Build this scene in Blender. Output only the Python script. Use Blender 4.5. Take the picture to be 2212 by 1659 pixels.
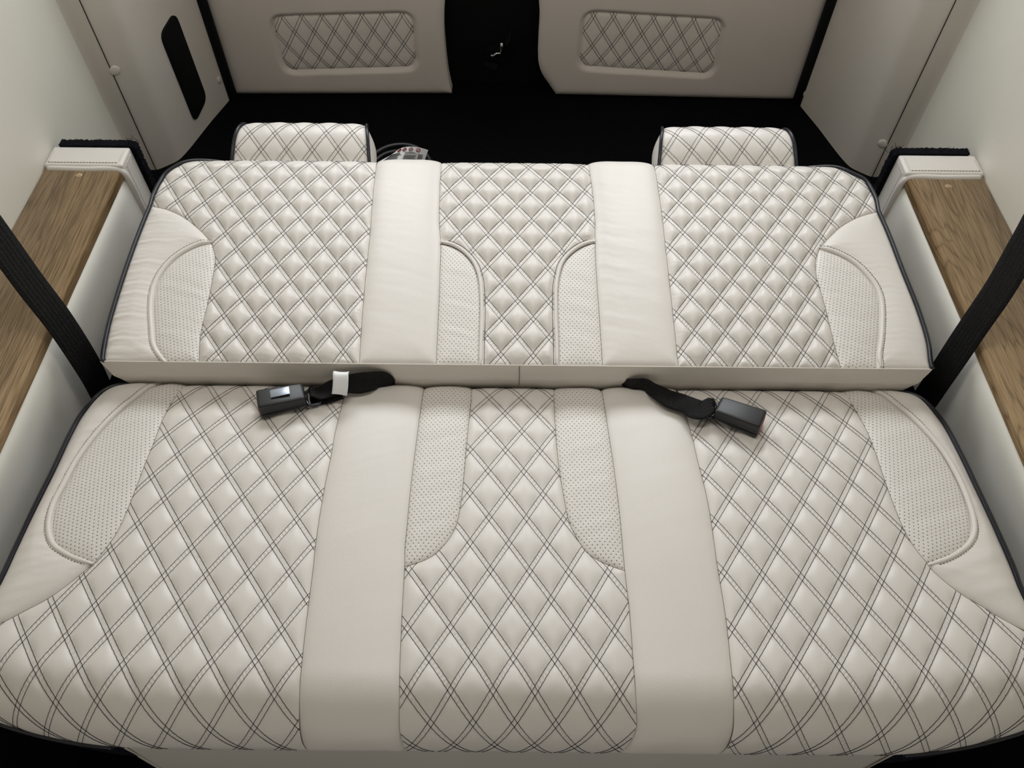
import bpy, bmesh, math, random
import numpy as np
from mathutils import Vector, Matrix

for o in list(bpy.data.objects):
    bpy.data.objects.remove(o, do_unlink=True)
scene = bpy.context.scene
COL = scene.collection
PI = math.pi
random.seed(4)
rng = np.random.default_rng(4)

# ------------------------------------------------------------------ camera
FPX, PITCH, ROLL, CAMZ = 1690.0, 54.3, 0.56, 1.55
CX, CY = 1106.0, 829.5
_t, _r = math.radians(PITCH), math.radians(ROLL)
_R, _U = np.array([1, 0, 0.]), np.array([0, math.sin(_t), math.cos(_t)])
C_D = np.array([0, math.cos(_t), -math.sin(_t)])
C_R = math.cos(_r) * _R + math.sin(_r) * _U
C_U = math.cos(_r) * _U - math.sin(_r) * _R
C_O = np.array([0, 0, CAMZ])
cam = bpy.data.cameras.new('camera')
cam.sensor_width = 36.0
cam.lens = FPX / 2212.0 * 36.0
cam.clip_start = 0.02
camo = bpy.data.objects.new('camera', cam)
COL.objects.link(camo)
M = Matrix.Identity(4)
for i in range(3):
    M[i][0], M[i][1], M[i][2], M[i][3] = C_R[i], C_U[i], -C_D[i], C_O[i]
camo.matrix_world = M
scene.camera = camo

# ------------------------------------------------------------------ light and exposure
world = bpy.data.worlds.new('World')
scene.world = world
world.use_nodes = True
bg = world.node_tree.nodes['Background']
bg.inputs[0].default_value = (1.0, 0.96, 0.90, 1)
bg.inputs[1].default_value = 0.65
vs = scene.view_settings
vs.view_transform = 'Standard'
vs.look = 'None'
vs.gamma = 1.0
vs.use_curve_mapping = False
vs.exposure = 0.0
LAMP_POWER, WINDOW_POWER = 1.5, 2.2
LAMPS = [(-0.26, 0.85), (0.26, 0.85)]          # ceiling lamps: x, centre y
LAMP_Z, LAMP_W, LAMP_L = 1.865, 0.36, 0.16
WINDOWS = [(-0.40, 1.31), (0.40, 1.31)]        # glazed rear doors: x, centre z of each pane
WIN_W, WIN_H, WIN_Y = 0.56, 0.44, 1.965
for lx, ly in LAMPS:
    ld = bpy.data.lights.new('strip_light', 'AREA')
    ld.shape = 'RECTANGLE'
    ld.size, ld.size_y = LAMP_W, LAMP_L
    ld.energy = LAMP_POWER
    ld.color = (1.0, 0.955, 0.90)
    lo = bpy.data.objects.new('strip_light', ld)
    COL.objects.link(lo)
    lo.location = (lx, ly, LAMP_Z - 0.030)
for wx, wz in WINDOWS:                          # daylight coming down through the rear windows
    ld = bpy.data.lights.new('window_daylight', 'AREA')
    ld.shape = 'RECTANGLE'
    ld.size, ld.size_y = WIN_W, WIN_H * .9
    ld.energy = WINDOW_POWER
    ld.spread = math.radians(120)
    ld.color = (0.96, 0.985, 1.0)
    lo = bpy.data.objects.new('window_daylight', ld)
    COL.objects.link(lo)
    lo.location = (wx, WIN_Y - 0.10, wz)
    lo.rotation_euler = (math.radians(-62), 0, 0)

# ------------------------------------------------------------------ helpers
def rays(px, py):
    px, py = np.asarray(px, float), np.asarray(py, float)
    return C_D + ((px - CX) / FPX)[..., None] * C_R - ((py - CY) / FPX)[..., None] * C_U

def tag(o, label=None, cat=None, group=None, kind=None):
    if label: o['label'] = label
    if cat: o['category'] = cat
    if group: o['group'] = group
    if kind: o['kind'] = kind
    return o

def empty(name, loc=(0, 0, 0)):
    o = bpy.data.objects.new(name, None)
    o.empty_display_size = 0.05
    COL.objects.link(o)
    o.location = loc
    return o

def link(name, me, mat=None, parent=None, smooth=True):
    if mat: me.materials.append(mat)
    if smooth and len(me.polygons):
        me.polygons.foreach_set('use_smooth', np.ones(len(me.polygons), bool))
    o = bpy.data.objects.new(name, me)
    COL.objects.link(o)
    if parent:
        o.parent = parent
        o.matrix_parent_inverse = Matrix.Translation(-parent_world(parent))
    return o

def parent_world(p):
    # meshes carry world coordinates: only a root Empty has an offset of its own
    return Vector(p.location) if p.parent is None else Vector((0, 0, 0))

def pyd(name, V, F, mat=None, parent=None, smooth=True):
    me = bpy.data.meshes.new(name)
    me.from_pydata([tuple(v) for v in V], [], [tuple(f) for f in F])
    me.update()
    return link(name, me, mat, parent, smooth)

def fast_mesh(name, V, F, uvs=None):
    """V (n,3), F (m,3|4) int arrays -> mesh; uvs: dict name -> (n,2)"""
    me = bpy.data.meshes.new(name)
    V = np.asarray(V, np.float32); F = np.asarray(F, np.int32)
    k = F.shape[1]
    me.vertices.add(len(V)); me.vertices.foreach_set('co', V.ravel())
    me.loops.add(F.size); me.loops.foreach_set('vertex_index', F.ravel())
    me.polygons.add(len(F))
    me.polygons.foreach_set('loop_start', np.arange(0, F.size, k, dtype=np.int32))
    if uvs:
        for n, a in uvs.items():
            l = me.uv_layers.new(name=n)
            l.data.foreach_set('uv', np.asarray(a, np.float32)[F.ravel()].ravel())
    me.update(calc_edges=True)
    me.validate()
    return me

def tube_arrays(P, N, r, k=6, closed=False, base=0):
    """tube around polyline P (n,3) with reference normals N (n,3)"""
    P = np.asarray(P, float); n = len(P)
    T = np.gradient(P, axis=0)
    T /= np.linalg.norm(T, axis=1)[:, None] + 1e-12
    N = np.asarray(N, float) * np.ones_like(P)
    N = N - (N * T).sum(1)[:, None] * T
    N /= np.linalg.norm(N, axis=1)[:, None] + 1e-12
    B = np.cross(T, N)
    a = np.arange(k) * 2 * PI / k
    rr = np.asarray(r, float) * np.ones(n)
    V = P[:, None] + rr[:, None, None] * (np.cos(a)[None, :, None] * N[:, None] + np.sin(a)[None, :, None] * B[:, None])
    i = np.arange(n - 1)[:, None] * k; j = np.arange(k)[None]
    j2 = (j + 1) % k
    F = np.stack([i + j, i + k + j, i + k + j2, i + j2], -1).reshape(-1, 4)
    return V.reshape(-1, 3), F + base

def tube(name, P, N, r, mat, parent=None, k=8):
    V, F = tube_arrays(P, N, r, k)
    n = len(V)
    me = fast_mesh(name, V, F)
    bm = bmesh.new(); bm.from_mesh(me)
    bm.verts.ensure_lookup_table()
    bm.faces.new([bm.verts[i] for i in range(k)])
    bm.faces.new([bm.verts[n - k + i] for i in reversed(range(k))])
    bm.to_mesh(me); bm.free()
    return link(name, me, mat, parent)

def tubes(name, lines, r, mat, parent=None, k=3):
    Vs, Fs, b = [], [], 0
    for P, N in lines:
        if len(P) < 2: continue
        V, F = tube_arrays(P, N, r, k, base=b)
        Vs.append(V); Fs.append(F); b += len(V)
    if not Vs: return None
    me = fast_mesh(name, np.concatenate(Vs), np.concatenate(Fs))
    return link(name, me, mat, parent)

def catmull(P, step=0.003):
    P = np.asarray(P, float)
    if len(P) < 3:
        n = max(2, int(np.linalg.norm(P[-1] - P[0]) / step))
        return P[0] + np.linspace(0, 1, n)[:, None] * (P[-1] - P[0])
    Q = np.vstack([2 * P[0] - P[1], P, 2 * P[-1] - P[-2]])
    out = []
    for i in range(1, len(Q) - 2):
        a, b, c, d = Q[i - 1], Q[i], Q[i + 1], Q[i + 2]
        n = max(4, int(np.linalg.norm(c - b) / step * 2))
        # centripetal
        t0 = 0; t1 = t0 + np.linalg.norm(b - a) ** .5 + 1e-9; t2 = t1 + np.linalg.norm(c - b) ** .5 + 1e-9; t3 = t2 + np.linalg.norm(d - c) ** .5 + 1e-9
        t = np.linspace(t1, t2, n, endpoint=False)[:, None]
        A1 = (t1 - t) / (t1 - t0) * a + (t - t0) / (t1 - t0) * b
        A2 = (t2 - t) / (t2 - t1) * b + (t - t1) / (t2 - t1) * c
        A3 = (t3 - t) / (t3 - t2) * c + (t - t2) / (t3 - t2) * d
        B1 = (t2 - t) / (t2 - t0) * A1 + (t - t0) / (t2 - t0) * A2
        B2 = (t3 - t) / (t3 - t1) * A2 + (t - t1) / (t3 - t1) * A3
        out.append((t2 - t) / (t2 - t1) * B1 + (t - t1) / (t2 - t1) * B2)
    out.append(P[-1:])
    return resample(np.concatenate(out), step)

def resample(P, step):
    P = np.asarray(P, float)
    d = np.r_[0, np.cumsum(np.linalg.norm(np.diff(P, axis=0), axis=1))]
    n = max(2, int(round(d[-1] / step)) + 1)
    t = np.linspace(0, d[-1], n)
    return np.stack([np.interp(t, d, P[:, i]) for i in range(P.shape[1])], 1)

def inside(pts, poly):
    x, y = pts[:, 0], pts[:, 1]
    c = np.zeros(len(pts), bool)
    a = poly; b = np.roll(poly, -1, axis=0)
    for (x0, y0), (x1, y1) in zip(a, b):
        if y0 == y1: continue
        m = (y0 > y) != (y1 > y)
        c ^= m & (x < (x1 - x0) * (y - y0) / (y1 - y0) + x0)
    return c

def nearest(pts, line, closed=True):
    """distance and nearest point on a polyline"""
    a = line if closed else line[:-1]
    b = np.roll(line, -1, axis=0) if closed else line[1:]
    e = b - a; L = (e ** 2).sum(1) + 1e-15
    D = np.empty(len(pts)); Q = np.empty((len(pts), 2))
    for i in range(0, len(pts), 4000):
        p = pts[i:i + 4000]
        w = p[:, None] - a[None]
        t = np.clip((w * e).sum(2) / L, 0, 1)
        dx = w[..., 0] - t * e[:, 0]; dy = w[..., 1] - t * e[:, 1]
        d2 = dx * dx + dy * dy
        k = d2.argmin(1); ii = np.arange(len(p))
        D[i:i + 4000] = np.sqrt(d2[ii, k])
        Q[i:i + 4000] = a[k] + t[ii, k][:, None] * e[k]
    return D, Q

def offset_line(L, d):
    T = np.gradient(L, axis=0); T /= np.linalg.norm(T, axis=1)[:, None] + 1e-12
    return L + d * np.stack([-T[:, 1], T[:, 0]], 1)

def snoise(x, seed):
    r = np.random.default_rng(seed)
    out = np.zeros_like(x)
    for k in range(5):
        out += np.sin(x * r.uniform(.6, 1.8) * (1.5 ** k) + r.uniform(0, 6.28)) / (1.25 ** k)
    return out / 2.6

def box(name, lo, hi, mat, parent=None, bevel=0.0, seg=2):
    bm = bmesh.new()
    bmesh.ops.create_cube(bm, size=1)
    lo, hi = Vector(lo), Vector(hi)
    for v in bm.verts:
        v.co = Vector([(lo[i] + hi[i]) / 2 + v.co[i] * (hi[i] - lo[i]) for i in range(3)])
    if bevel > 0:
        bmesh.ops.bevel(bm, geom=list(bm.edges), offset=bevel, segments=seg, profile=.7, affect='EDGES')
    me = bpy.data.meshes.new(name); bm.to_mesh(me); bm.free()
    o = link(name, me, mat, parent, bevel > 0)
    return o

def prism(name, outline, z0, z1, mat, parent=None, smooth=False):
    """vertical prism from a plan outline [(x,y)...]"""
    n = len(outline)
    V = [(x, y, z0) for x, y in outline] + [(x, y, z1) for x, y in outline]
    F = [[i, (i + 1) % n, n + (i + 1) % n, n + i] for i in range(n)]
    F += [list(range(n))[::-1], list(range(n, 2 * n))]
    return pyd(name, V, F, mat, parent, smooth)

# ------------------------------------------------------------------ materials
def mat(name, col, rough=.5, spec=.5, metal=0.0, coat=0.0):
    m = bpy.data.materials.new(name); m.use_nodes = True
    b = m.node_tree.nodes['Principled BSDF']
    b.inputs['Base Color'].default_value = (*col, 1)
    b.inputs['Roughness'].default_value = rough
    b.inputs['Metallic'].default_value = metal
    b.inputs['Specular IOR Level'].default_value = spec
    b.inputs['Coat Weight'].default_value = coat
    b.inputs['Coat Roughness'].default_value = .08
    return m

class NT:
    def __init__(s, m): s.t = m.node_tree; s.b = s.t.nodes['Principled BSDF']
    def n(s, typ, **k):
        x = s.t.nodes.new(typ)
        for a, v in k.items(): setattr(x, a, v)
        return x
    def l(s, a, b): s.t.links.new(a, b)
    def math(s, op, a, b=None, c=None):
        x = s.n('ShaderNodeMath', operation=op)
        for i, v in enumerate((a, b, c)):
            if v is None: continue
            if isinstance(v, (int, float)): x.inputs[i].default_value = v
            else: s.l(v, x.inputs[i])
        return x.outputs[0]

def leather(name, col, grain=0.12, rough=.46, pucker=False, perf=None, tone=0.035):
    m = mat(name, col, rough, .42)
    t = NT(m)
    tc = t.n('ShaderNodeTexCoord')
    nz = t.n('ShaderNodeTexNoise'); nz.inputs['Scale'].default_value = 9; nz.inputs['Detail'].default_value = 3
    t.l(tc.outputs['Object'], nz.inputs['Vector'])
    hs = t.n('ShaderNodeHueSaturation'); hs.inputs['Color'].default_value = (*col, 1)
    v = t.math('MULTIPLY_ADD', nz.outputs['Fac'], tone * 2, 1 - tone)
    t.l(v, hs.inputs['Value'])
    colout = hs.outputs[0]
    vo = t.n('ShaderNodeTexVoronoi'); vo.inputs['Scale'].default_value = 620
    t.l(tc.outputs['Object'], vo.inputs['Vector'])
    n2 = t.n('ShaderNodeTexNoise'); n2.inputs['Scale'].default_value = 260; n2.inputs['Detail'].default_value = 2
    t.l(tc.outputs['Object'], n2.inputs['Vector'])
    h = t.math('ADD', t.math('MULTIPLY', vo.outputs['Distance'], .5), n2.outputs['Fac'])
    bp = t.n('ShaderNodeBump'); bp.inputs['Strength'].default_value = grain; bp.inputs['Distance'].default_value = .0006
    t.l(h, bp.inputs['Height'])
    nout = bp.outputs[0]
    if pucker:
        uv = t.n('ShaderNodeUVMap'); uv.uv_map = 'lat'
        sp = t.n('ShaderNodeSeparateXYZ'); t.l(uv.outputs[0], sp.inputs[0])
        hh = None
        for a, b_ in ((0, 1), (1, 0)):
            fr = t.math('ABSOLUTE', t.math('SUBTRACT', t.math('FRACT', t.math('ADD', sp.outputs[a], .5)), .5))
            mk = t.n('ShaderNodeMapRange'); mk.interpolation_type = 'SMOOTHSTEP'
            mk.inputs[1].default_value = .12; mk.inputs[2].default_value = .05
            t.l(fr, mk.inputs[0])
            n3 = t.n('ShaderNodeTexNoise'); n3.inputs['Scale'].default_value = 3.0
            t.l(uv.outputs[0], n3.inputs['Vector'])
            ph = t.math('MULTIPLY_ADD', sp.outputs[b_], 2 * PI * 8.0, t.math('MULTIPLY', n3.outputs['Fac'], 9.0))
            w = t.math('MULTIPLY', t.math('SINE', ph), mk.outputs[0])
            hh = w if hh is None else t.math('ADD', hh, w)
        b2 = t.n('ShaderNodeBump'); b2.inputs['Strength'].default_value = .30; b2.inputs['Distance'].default_value = .0007
        t.l(hh, b2.inputs['Height']); t.l(nout, b2.inputs['Normal'])
        nout = b2.outputs[0]
    if perf is not None:
        uv = t.n('ShaderNodeUVMap'); uv.uv_map = 'xs'
        mp = t.n('ShaderNodeMapping'); mp.inputs['Rotation'].default_value = (0, 0, perf)
        t.l(uv.outputs[0], mp.inputs[0])
        sp = t.n('ShaderNodeSeparateXYZ'); t.l(mp.outputs[0], sp.inputs[0])
        px, py = .0072, .0098
        def grid(ox, oy):
            u = t.math('SUBTRACT', t.math('FRACT', t.math('MULTIPLY_ADD', sp.outputs[0], 1 / px, ox)), .5)
            w = t.math('SUBTRACT', t.math('FRACT', t.math('MULTIPLY_ADD', sp.outputs[1], 1 / py, oy)), .5)
            u = t.math('MULTIPLY', u, px); w = t.math('MULTIPLY', w, py)
            return t.math('SQRT', t.math('ADD', t.math('MULTIPLY', u, u), t.math('MULTIPLY', w, w)))
        d = t.math('MINIMUM', grid(0.0, 0.0), grid(.5, .5))
        mk = t.n('ShaderNodeMapRange'); mk.inputs[1].default_value = .00095; mk.inputs[2].default_value = .00062
        t.l(d, mk.inputs[0])
        mx = t.n('ShaderNodeMix', data_type='RGBA')
        t.l(mk.outputs[0], mx.inputs[0]); t.l(colout, mx.inputs[6]); mx.inputs[7].default_value = (.045, .042, .045, 1)
        colout = mx.outputs[2]
        mk2 = t.n('ShaderNodeMapRange'); mk2.inputs[1].default_value = .0021; mk2.inputs[2].default_value = .0007
        t.l(d, mk2.inputs[0])
        b2 = t.n('ShaderNodeBump'); b2.invert = True; b2.inputs['Strength'].default_value = .5; b2.inputs['Distance'].default_value = .0005
        t.l(mk2.outputs[0], b2.inputs['Height']); t.l(nout, b2.inputs['Normal'])
        nout = b2.outputs[0]
    t.l(colout, t.b.inputs['Base Color']); t.l(nout, t.b.inputs['Normal'])
    t.b.inputs['Sheen Weight'].default_value = .08
    return m

def carpet(name, col):
    m = mat(name, col, .95, .1)
    t = NT(m)
    tc = t.n('ShaderNodeTexCoord')
    nz = t.n('ShaderNodeTexNoise'); nz.inputs['Scale'].default_value = 420; nz.inputs['Detail'].default_value = 3
    t.l(tc.outputs['Object'], nz.inputs['Vector'])
    bp = t.n('ShaderNodeBump'); bp.inputs['Strength'].default_value = .9; bp.inputs['Distance'].default_value = .003
    t.l(nz.outputs['Fac'], bp.inputs['Height']); t.l(bp.outputs[0], t.b.inputs['Normal'])
    return m

def wood(name):
    m = mat(name, (.3, .22, .14), .30, .5, 0, .8)
    t = NT(m)
    tc = t.n('ShaderNodeTexCoord')
    mp = t.n('ShaderNodeMapping'); mp.inputs['Scale'].default_value = (1, .075, 1)
    t.l(tc.outputs['Object'], mp.inputs[0])
    n0 = t.n('ShaderNodeTexNoise'); n0.inputs['Scale'].default_value = 9; n0.inputs['Detail'].default_value = 3
    n0.inputs['Distortion'].default_value = .4
    t.l(mp.outputs[0], n0.inputs['Vector'])
    # cathedral lines: thin contour lines of a stretched noise
    rings = t.math('FRACT', t.math('MULTIPLY', n0.outputs['Fac'], 24.0))
    r2 = t.math('POWER', t.math('MULTIPLY', t.math('ABSOLUTE', t.math('SUBTRACT', rings, .5)), 2.0), 5.0)
    mp2 = t.n('ShaderNodeMapping'); mp2.inputs['Scale'].default_value = (1, .035, 1)
    t.l(tc.outputs['Object'], mp2.inputs[0])
    n1 = t.n('ShaderNodeTexNoise'); n1.inputs['Scale'].default_value = 520; n1.inputs['Detail'].default_value = 3
    t.l(mp2.outputs[0], n1.inputs['Vector'])
    n2 = t.n('ShaderNodeTexNoise'); n2.inputs['Scale'].default_value = 26; n2.inputs['Detail'].default_value = 2
    t.l(mp2.outputs[0], n2.inputs['Vector'])
    f = t.math('SUBTRACT', t.math('ADD', t.math('MULTIPLY', n1.outputs['Fac'], .80), t.math('MULTIPLY', n2.outputs['Fac'], .40)), t.math('MULTIPLY', r2, .17))
    cr = t.n('ShaderNodeValToRGB')
    e = cr.color_ramp.elements
    e[0].position = .42; e[0].color = (.24, .155, .077, 1)
    e[1].position = .86; e[1].color = (.64, .45, .262, 1)
    x = e.new(.62); x.color = (.49, .335, .183, 1)
    t.l(f, cr.inputs[0]); t.l(cr.outputs[0], t.b.inputs['Base Color'])
    return m

def webbing(name):
    m = mat(name, (.007, .0065, .0075), .62, .25)
    t = NT(m)
    uv = t.n('ShaderNodeUVMap'); uv.uv_map = 'xs'
    sp = t.n('ShaderNodeSeparateXYZ'); t.l(uv.outputs[0], sp.inputs[0])
    z = t.math('ABSOLUTE', t.math('SUBTRACT', t.math('FRACT', t.math('MULTIPLY', sp.outputs[0], 1 / .0062)), .5))
    w = t.math('SINE', t.math('MULTIPLY', t.math('ADD', sp.outputs[1], t.math('MULTIPLY', z, .0045)), 2 * PI / .0026))
    bp = t.n('ShaderNodeBump'); bp.inputs['Strength'].default_value = .8; bp.inputs['Distance'].default_value = .0006
    t.l(w, bp.inputs['Height']); t.l(bp.outputs[0], t.b.inputs['Normal'])
    return m

CREAM = (.80, .76, .717)
M_QUILT = leather('cream_quilted_leather', CREAM, .10, .40, pucker=True)
M_QUILT_DOOR = leather('taupe_quilted_leather', (.84, .78, .715), .10, .5)
M_LEATHER = leather('cream_leather', CREAM, .16, .42)
M_PERF = {k: leather('perforated_leather_' + k, (.805, .77, .727), .10, .46, perf=a) for k, a in
          (('a', 0.0), ('b', .35), ('c', -.35))}
M_WALL = leather('wall_vinyl', (.80, .775, .69), .08, .5)
M_TRIM = leather('pillar_vinyl', (.72, .675, .615), .08, .5)
M_DOORP = leather('door_vinyl', (.76, .695, .635), .10, .55)
M_SKIRT = leather('skirt_leather', (.78, .735, .67), .12, .36)
M_BODY = mat('cushion_side_leather', (.66, .61, .54), .5)
M_CONSOLE = leather('console_vinyl', (.90, .88, .81), .08, .5)
M_SEAM = mat('seam_thread', (.20, .165, .12), .8)
M_THREAD = mat('black_thread', (.016, .015, .019), .75, .25)
M_CTHREAD = mat('cream_thread', (.80, .76, .69), .7)
M_BTHREAD = mat('brown_thread', (.30, .24, .17), .7)
M_PIPE = mat('navy_black_piping', (.010, .011, .018), .32, .5)
M_WELT = leather('cream_welt', CREAM, .06, .40)
M_CARPET = carpet('black_carpet', (.0018, .0018, .0030))
M_CARPET2 = carpet('charcoal_carpet_edge', (.008, .0085, .012))
M_WOOD = wood('glossy_oak_laminate')
M_BLACK = mat('black_plastic', (.018, .018, .021), .42, .5)
M_BLACKM = mat('black_rubber', (.004, .004, .005), .7, .2)
M_GRILLE = mat('matte_black_mesh', (.0045, .0045, .005), .8, .15)
M_WEB = webbing('black_webbing')
M_RED = mat('red_button', (.55, .035, .03), .35)
M_STEEL = mat('dark_steel', (.09, .10, .115), .3, .5, .9)
M_CHROME = mat('bright_steel', (.6, .6, .6), .22, .5, 1)
M_WHITE = mat('white_label', (.92, .94, .96), .45)
M_FOIL = mat('foil_sticker', (.36, .40, .46), .22, .5, .7)
M_PRINT = mat('print_black', (.03, .03, .035), .6)
M_PRINTR = mat('print_red', (.35, .03, .03), .6)
M_CABLE = mat('black_cable', (.010, .010, .012), .38)
M_LAMP = bpy.data.materials.new('lamp_diffuser'); M_LAMP.use_nodes = True
_b = M_LAMP.node_tree.nodes['Principled BSDF']
_b.inputs['Emission Color'].default_value = (1, .96, .9, 1); _b.inputs['Emission Strength'].default_value = 3
M_CEIL = mat('ceiling_vinyl', (.45, .43, .39), .7)

# ------------------------------------------------------------------ curved cushion surfaces
class Surf:
    """surface invariant in x (except for a plan-rounded front): prof(s, x) -> Y, Z, nY, nZ"""
    def __init__(s, prof, s0, s1, n=700):
        s.prof = prof
        s.tab_s = np.linspace(s0, s1, n)
        Y, Z, _, _ = prof(s.tab_s, np.zeros(n))
        s.tab = np.stack([Y, Z], 1)
    def pos(s, xs, h=0.0):
        xs = np.asarray(xs, float)
        Y, Z, ny, nz = s.prof(xs[:, 1], xs[:, 0])
        return np.stack([xs[:, 0], Y + ny * h, Z + nz * h], 1)
    def nor(s, xs):
        xs = np.asarray(xs, float)
        Y, Z, ny, nz = s.prof(xs[:, 1], xs[:, 0])
        return np.stack([0 * ny, ny, nz], 1)
    def hit(s, pts):
        """pixels -> (x, s) of the first hit on the profile"""
        pts = np.asarray(pts, float)
        R = rays(pts[:, 0], pts[:, 1])
        A, B = s.tab[:-1], s.tab[1:]
        out = []
        for r in R:
            # solve k*(ry,rz)+(0,CAMZ) on segment
            e = B - A
            det = -r[1] * e[:, 1] + r[2] * e[:, 0]
            w = A - np.array([0, CAMZ])
            k = (-w[:, 0] * e[:, 1] + w[:, 1] * e[:, 0]) / (det + 1e-15)
            u = (r[1] * w[:, 1] - r[2] * w[:, 0]) / (det + 1e-15)
            ok = (u >= -1e-6) & (u <= 1 + 1e-6) & (k > 0)
            if ok.any():
                i = np.where(ok)[0][np.argmin(k[ok])]
                out.append((k[i] * r[0], s.tab_s[i] + u[i] * (s.tab_s[i + 1] - s.tab_s[i])))
            else:                                   # grazing past the silhouette: nearest point
                kk = (s.tab[:, 0] * r[1] + (s.tab[:, 1] - CAMZ) * r[2]) / (r[1] ** 2 + r[2] ** 2)
                d = np.hypot(kk * r[1] - s.tab[:, 0], CAMZ + kk * r[2] - s.tab[:, 1])
                i = d.argmin()
                out.append((kk[i] * r[0], s.tab_s[i]))
        return np.array(out)

def lattice_pts(blocks):
    out = []
    for ox, oy, sc, rows in blocks:
        for r, c0, pts in rows:
            for k, (x, y) in enumerate(pts):
                out.append((r, c0 + 2 * k, ox + x / sc, oy + y / sc))
    return np.array(out)

class Lattice:
    """smooth map between quilt indices (m, n) and surface coordinates (x, s)"""
    def __init__(s, rc, xs, deg=3):
        s.deg = deg
        s.rm, s.cm = rc[:, 0].mean(), rc[:, 1].mean()
        A = s.basis(rc[:, 0], rc[:, 1])
        # ridge on the higher terms keeps the extrapolation tame
        lam = np.diag([0, 0, 0] + [.05] * 3 + [.6] * (A.shape[1] - 6))
        s.K = np.linalg.solve(A.T @ A + lam, A.T @ xs)
        s.res = np.sqrt(((A @ s.K - xs) ** 2).mean(0)) * 1000
        e1, e2 = (s.K[1] + s.K[2]), (s.K[2] - s.K[1])      # steps in m and in n (per unit r, c)
        e1 = (s.K[1] + s.K[2]) / 4.0; e2 = (s.K[2] - s.K[1]) / 4.0
        ar = abs(e1[0] * e2[1] - e1[1] * e2[0])
        s.wm = ar / np.linalg.norm(e2)        # spacing between lines of constant m
        s.wn = ar / np.linalg.norm(e1)
    def basis(s, r, c):
        a, b = (r - s.rm) / 4.0, (c - s.cm) / 4.0
        L = [np.ones_like(a), a, b, a * a, a * b, b * b]
        if s.deg == 3: L += [a ** 3, a * a * b, a * b * b, b ** 3]
        return np.stack(L, 1)
    def fwd(s, m, n):
        return s.basis(np.asarray(m - n, float), np.asarray(m + n, float)) @ s.K
    def inv(s, xs):
        A = np.stack([s.K[1] / 4, s.K[2] / 4], 1)
        Ai = np.linalg.inv(A)
        rc = (xs - s.K[0]) @ Ai.T
        r, c = rc[:, 0] + s.rm, rc[:, 1] + s.cm
        for _ in range(8):
            e = xs - s.basis(r, c) @ s.K
            st = e @ Ai.T
            r = r + st[:, 0]; c = c + st[:, 1]
        return (r + c) / 2, (c - r) / 2

HALF = .0034          # half the gap of a double stitch row
def quilt_height(lat, xs, d, puff, edge=.010):
    m, n = lat.inv(xs)
    da = np.abs(m - np.round(m)) * lat.wm
    db = np.abs(n - np.round(n)) * lat.wn
    def ramp(dd, w):
        u = np.clip((dd - HALF) / (w / 2 - HALF), 0, 1)
        return (1 - (1 - u) ** 2.5) ** .85
    a, b = ramp(da, lat.wm), ramp(db, lat.wn)
    pill = puff * a * b
    ca = np.clip(1 - (da / HALF) ** 2, 0, 1) * .0007 * np.clip(db / .008, 0, 1)
    cb = np.clip(1 - (db / HALF) ** 2, 0, 1) * .0007 * np.clip(da / .008, 0, 1)
    h = pill + ca + cb
    return h * (1 - np.exp(-d / edge)) - .0022 * np.exp(-d / .0028)

def panel(name, poly, surf, hfun, res, material, parent, lat=None):
    """fills a closed outline in (x, s) with a fine displaced grid"""
    lo, hi = poly.min(0) - res * 1.5, poly.max(0) + res * 1.5
    gx = np.arange(lo[0], hi[0], res); gs = np.arange(lo[1], hi[1], res)
    X, S = np.meshgrid(gx, gs)
    pts = np.stack([X.ravel(), S.ravel()], 1)
    ins = inside(pts, poly)
    nx, ns = len(gx), len(gs)
    idx = np.arange(nx * ns).reshape(ns, nx)
    Q = np.stack([idx[:-1, :-1], idx[:-1, 1:], idx[1:, 1:], idx[1:, :-1]], -1).reshape(-1, 4)
    keep = ins[Q].any(1)
    Q = Q[keep]
    used = np.unique(Q)
    p = pts[used]; i2 = ins[used]
    d, near = nearest(p, poly)
    p = np.where(i2[:, None], p, near); d = np.where(i2, d, 0)
    remap = -np.ones(nx * ns, int); remap[used] = np.arange(len(used))
    h = hfun(p, d)
    V = surf.pos(p, h)
    uvs = {'xs': p}
    if lat is not None:
        m, n = lat.inv(p); uvs['lat'] = np.stack([m, n], 1)
    me = fast_mesh(name, V, remap[Q], uvs)
    # normals must face the outside of the cushion
    o = link(name, me, material, parent)
    a, b, c = V[remap[Q[:, 0]]], V[remap[Q[:, 1]]], V[remap[Q[:, 2]]]
    nn = np.cross(b - a, c - a); sn = surf.nor(p)[remap[Q[:, 0]]]
    if (nn * sn).sum() < 0: me.flip_normals()
    H = np.full(nx * ns, np.nan); H[used] = h
    H = H.reshape(ns, nx)
    def mesh_h(L):
        """height of the mesh itself below points L (both diagonals of each cell)"""
        fx = (L[:, 0] - gx[0]) / res; fs = (L[:, 1] - gs[0]) / res
        i = np.clip(fx.astype(int), 0, nx - 2); j = np.clip(fs.astype(int), 0, ns - 2)
        u, v = fx - i, fs - j
        a, b, c_, d_ = H[j, i], H[j, i + 1], H[j + 1, i + 1], H[j + 1, i]
        t1 = np.where(u > v, a + u * (b - a) + v * (c_ - b), a + v * (d_ - a) + u * (c_ - d_))
        t2 = np.where(u + v < 1, a + u * (b - a) + v * (d_ - a), c_ + (1 - u) * (d_ - c_) + (1 - v) * (b - c_))
        return np.fmax(t1, t2)
    MESH_H[o.name] = mesh_h
    return o
MESH_H = {}

def surf_line(surf, L, hfun, lift):
    h = hfun(L) if hfun else 0
    return surf.pos(L, h + lift), surf.nor(L)

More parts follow.
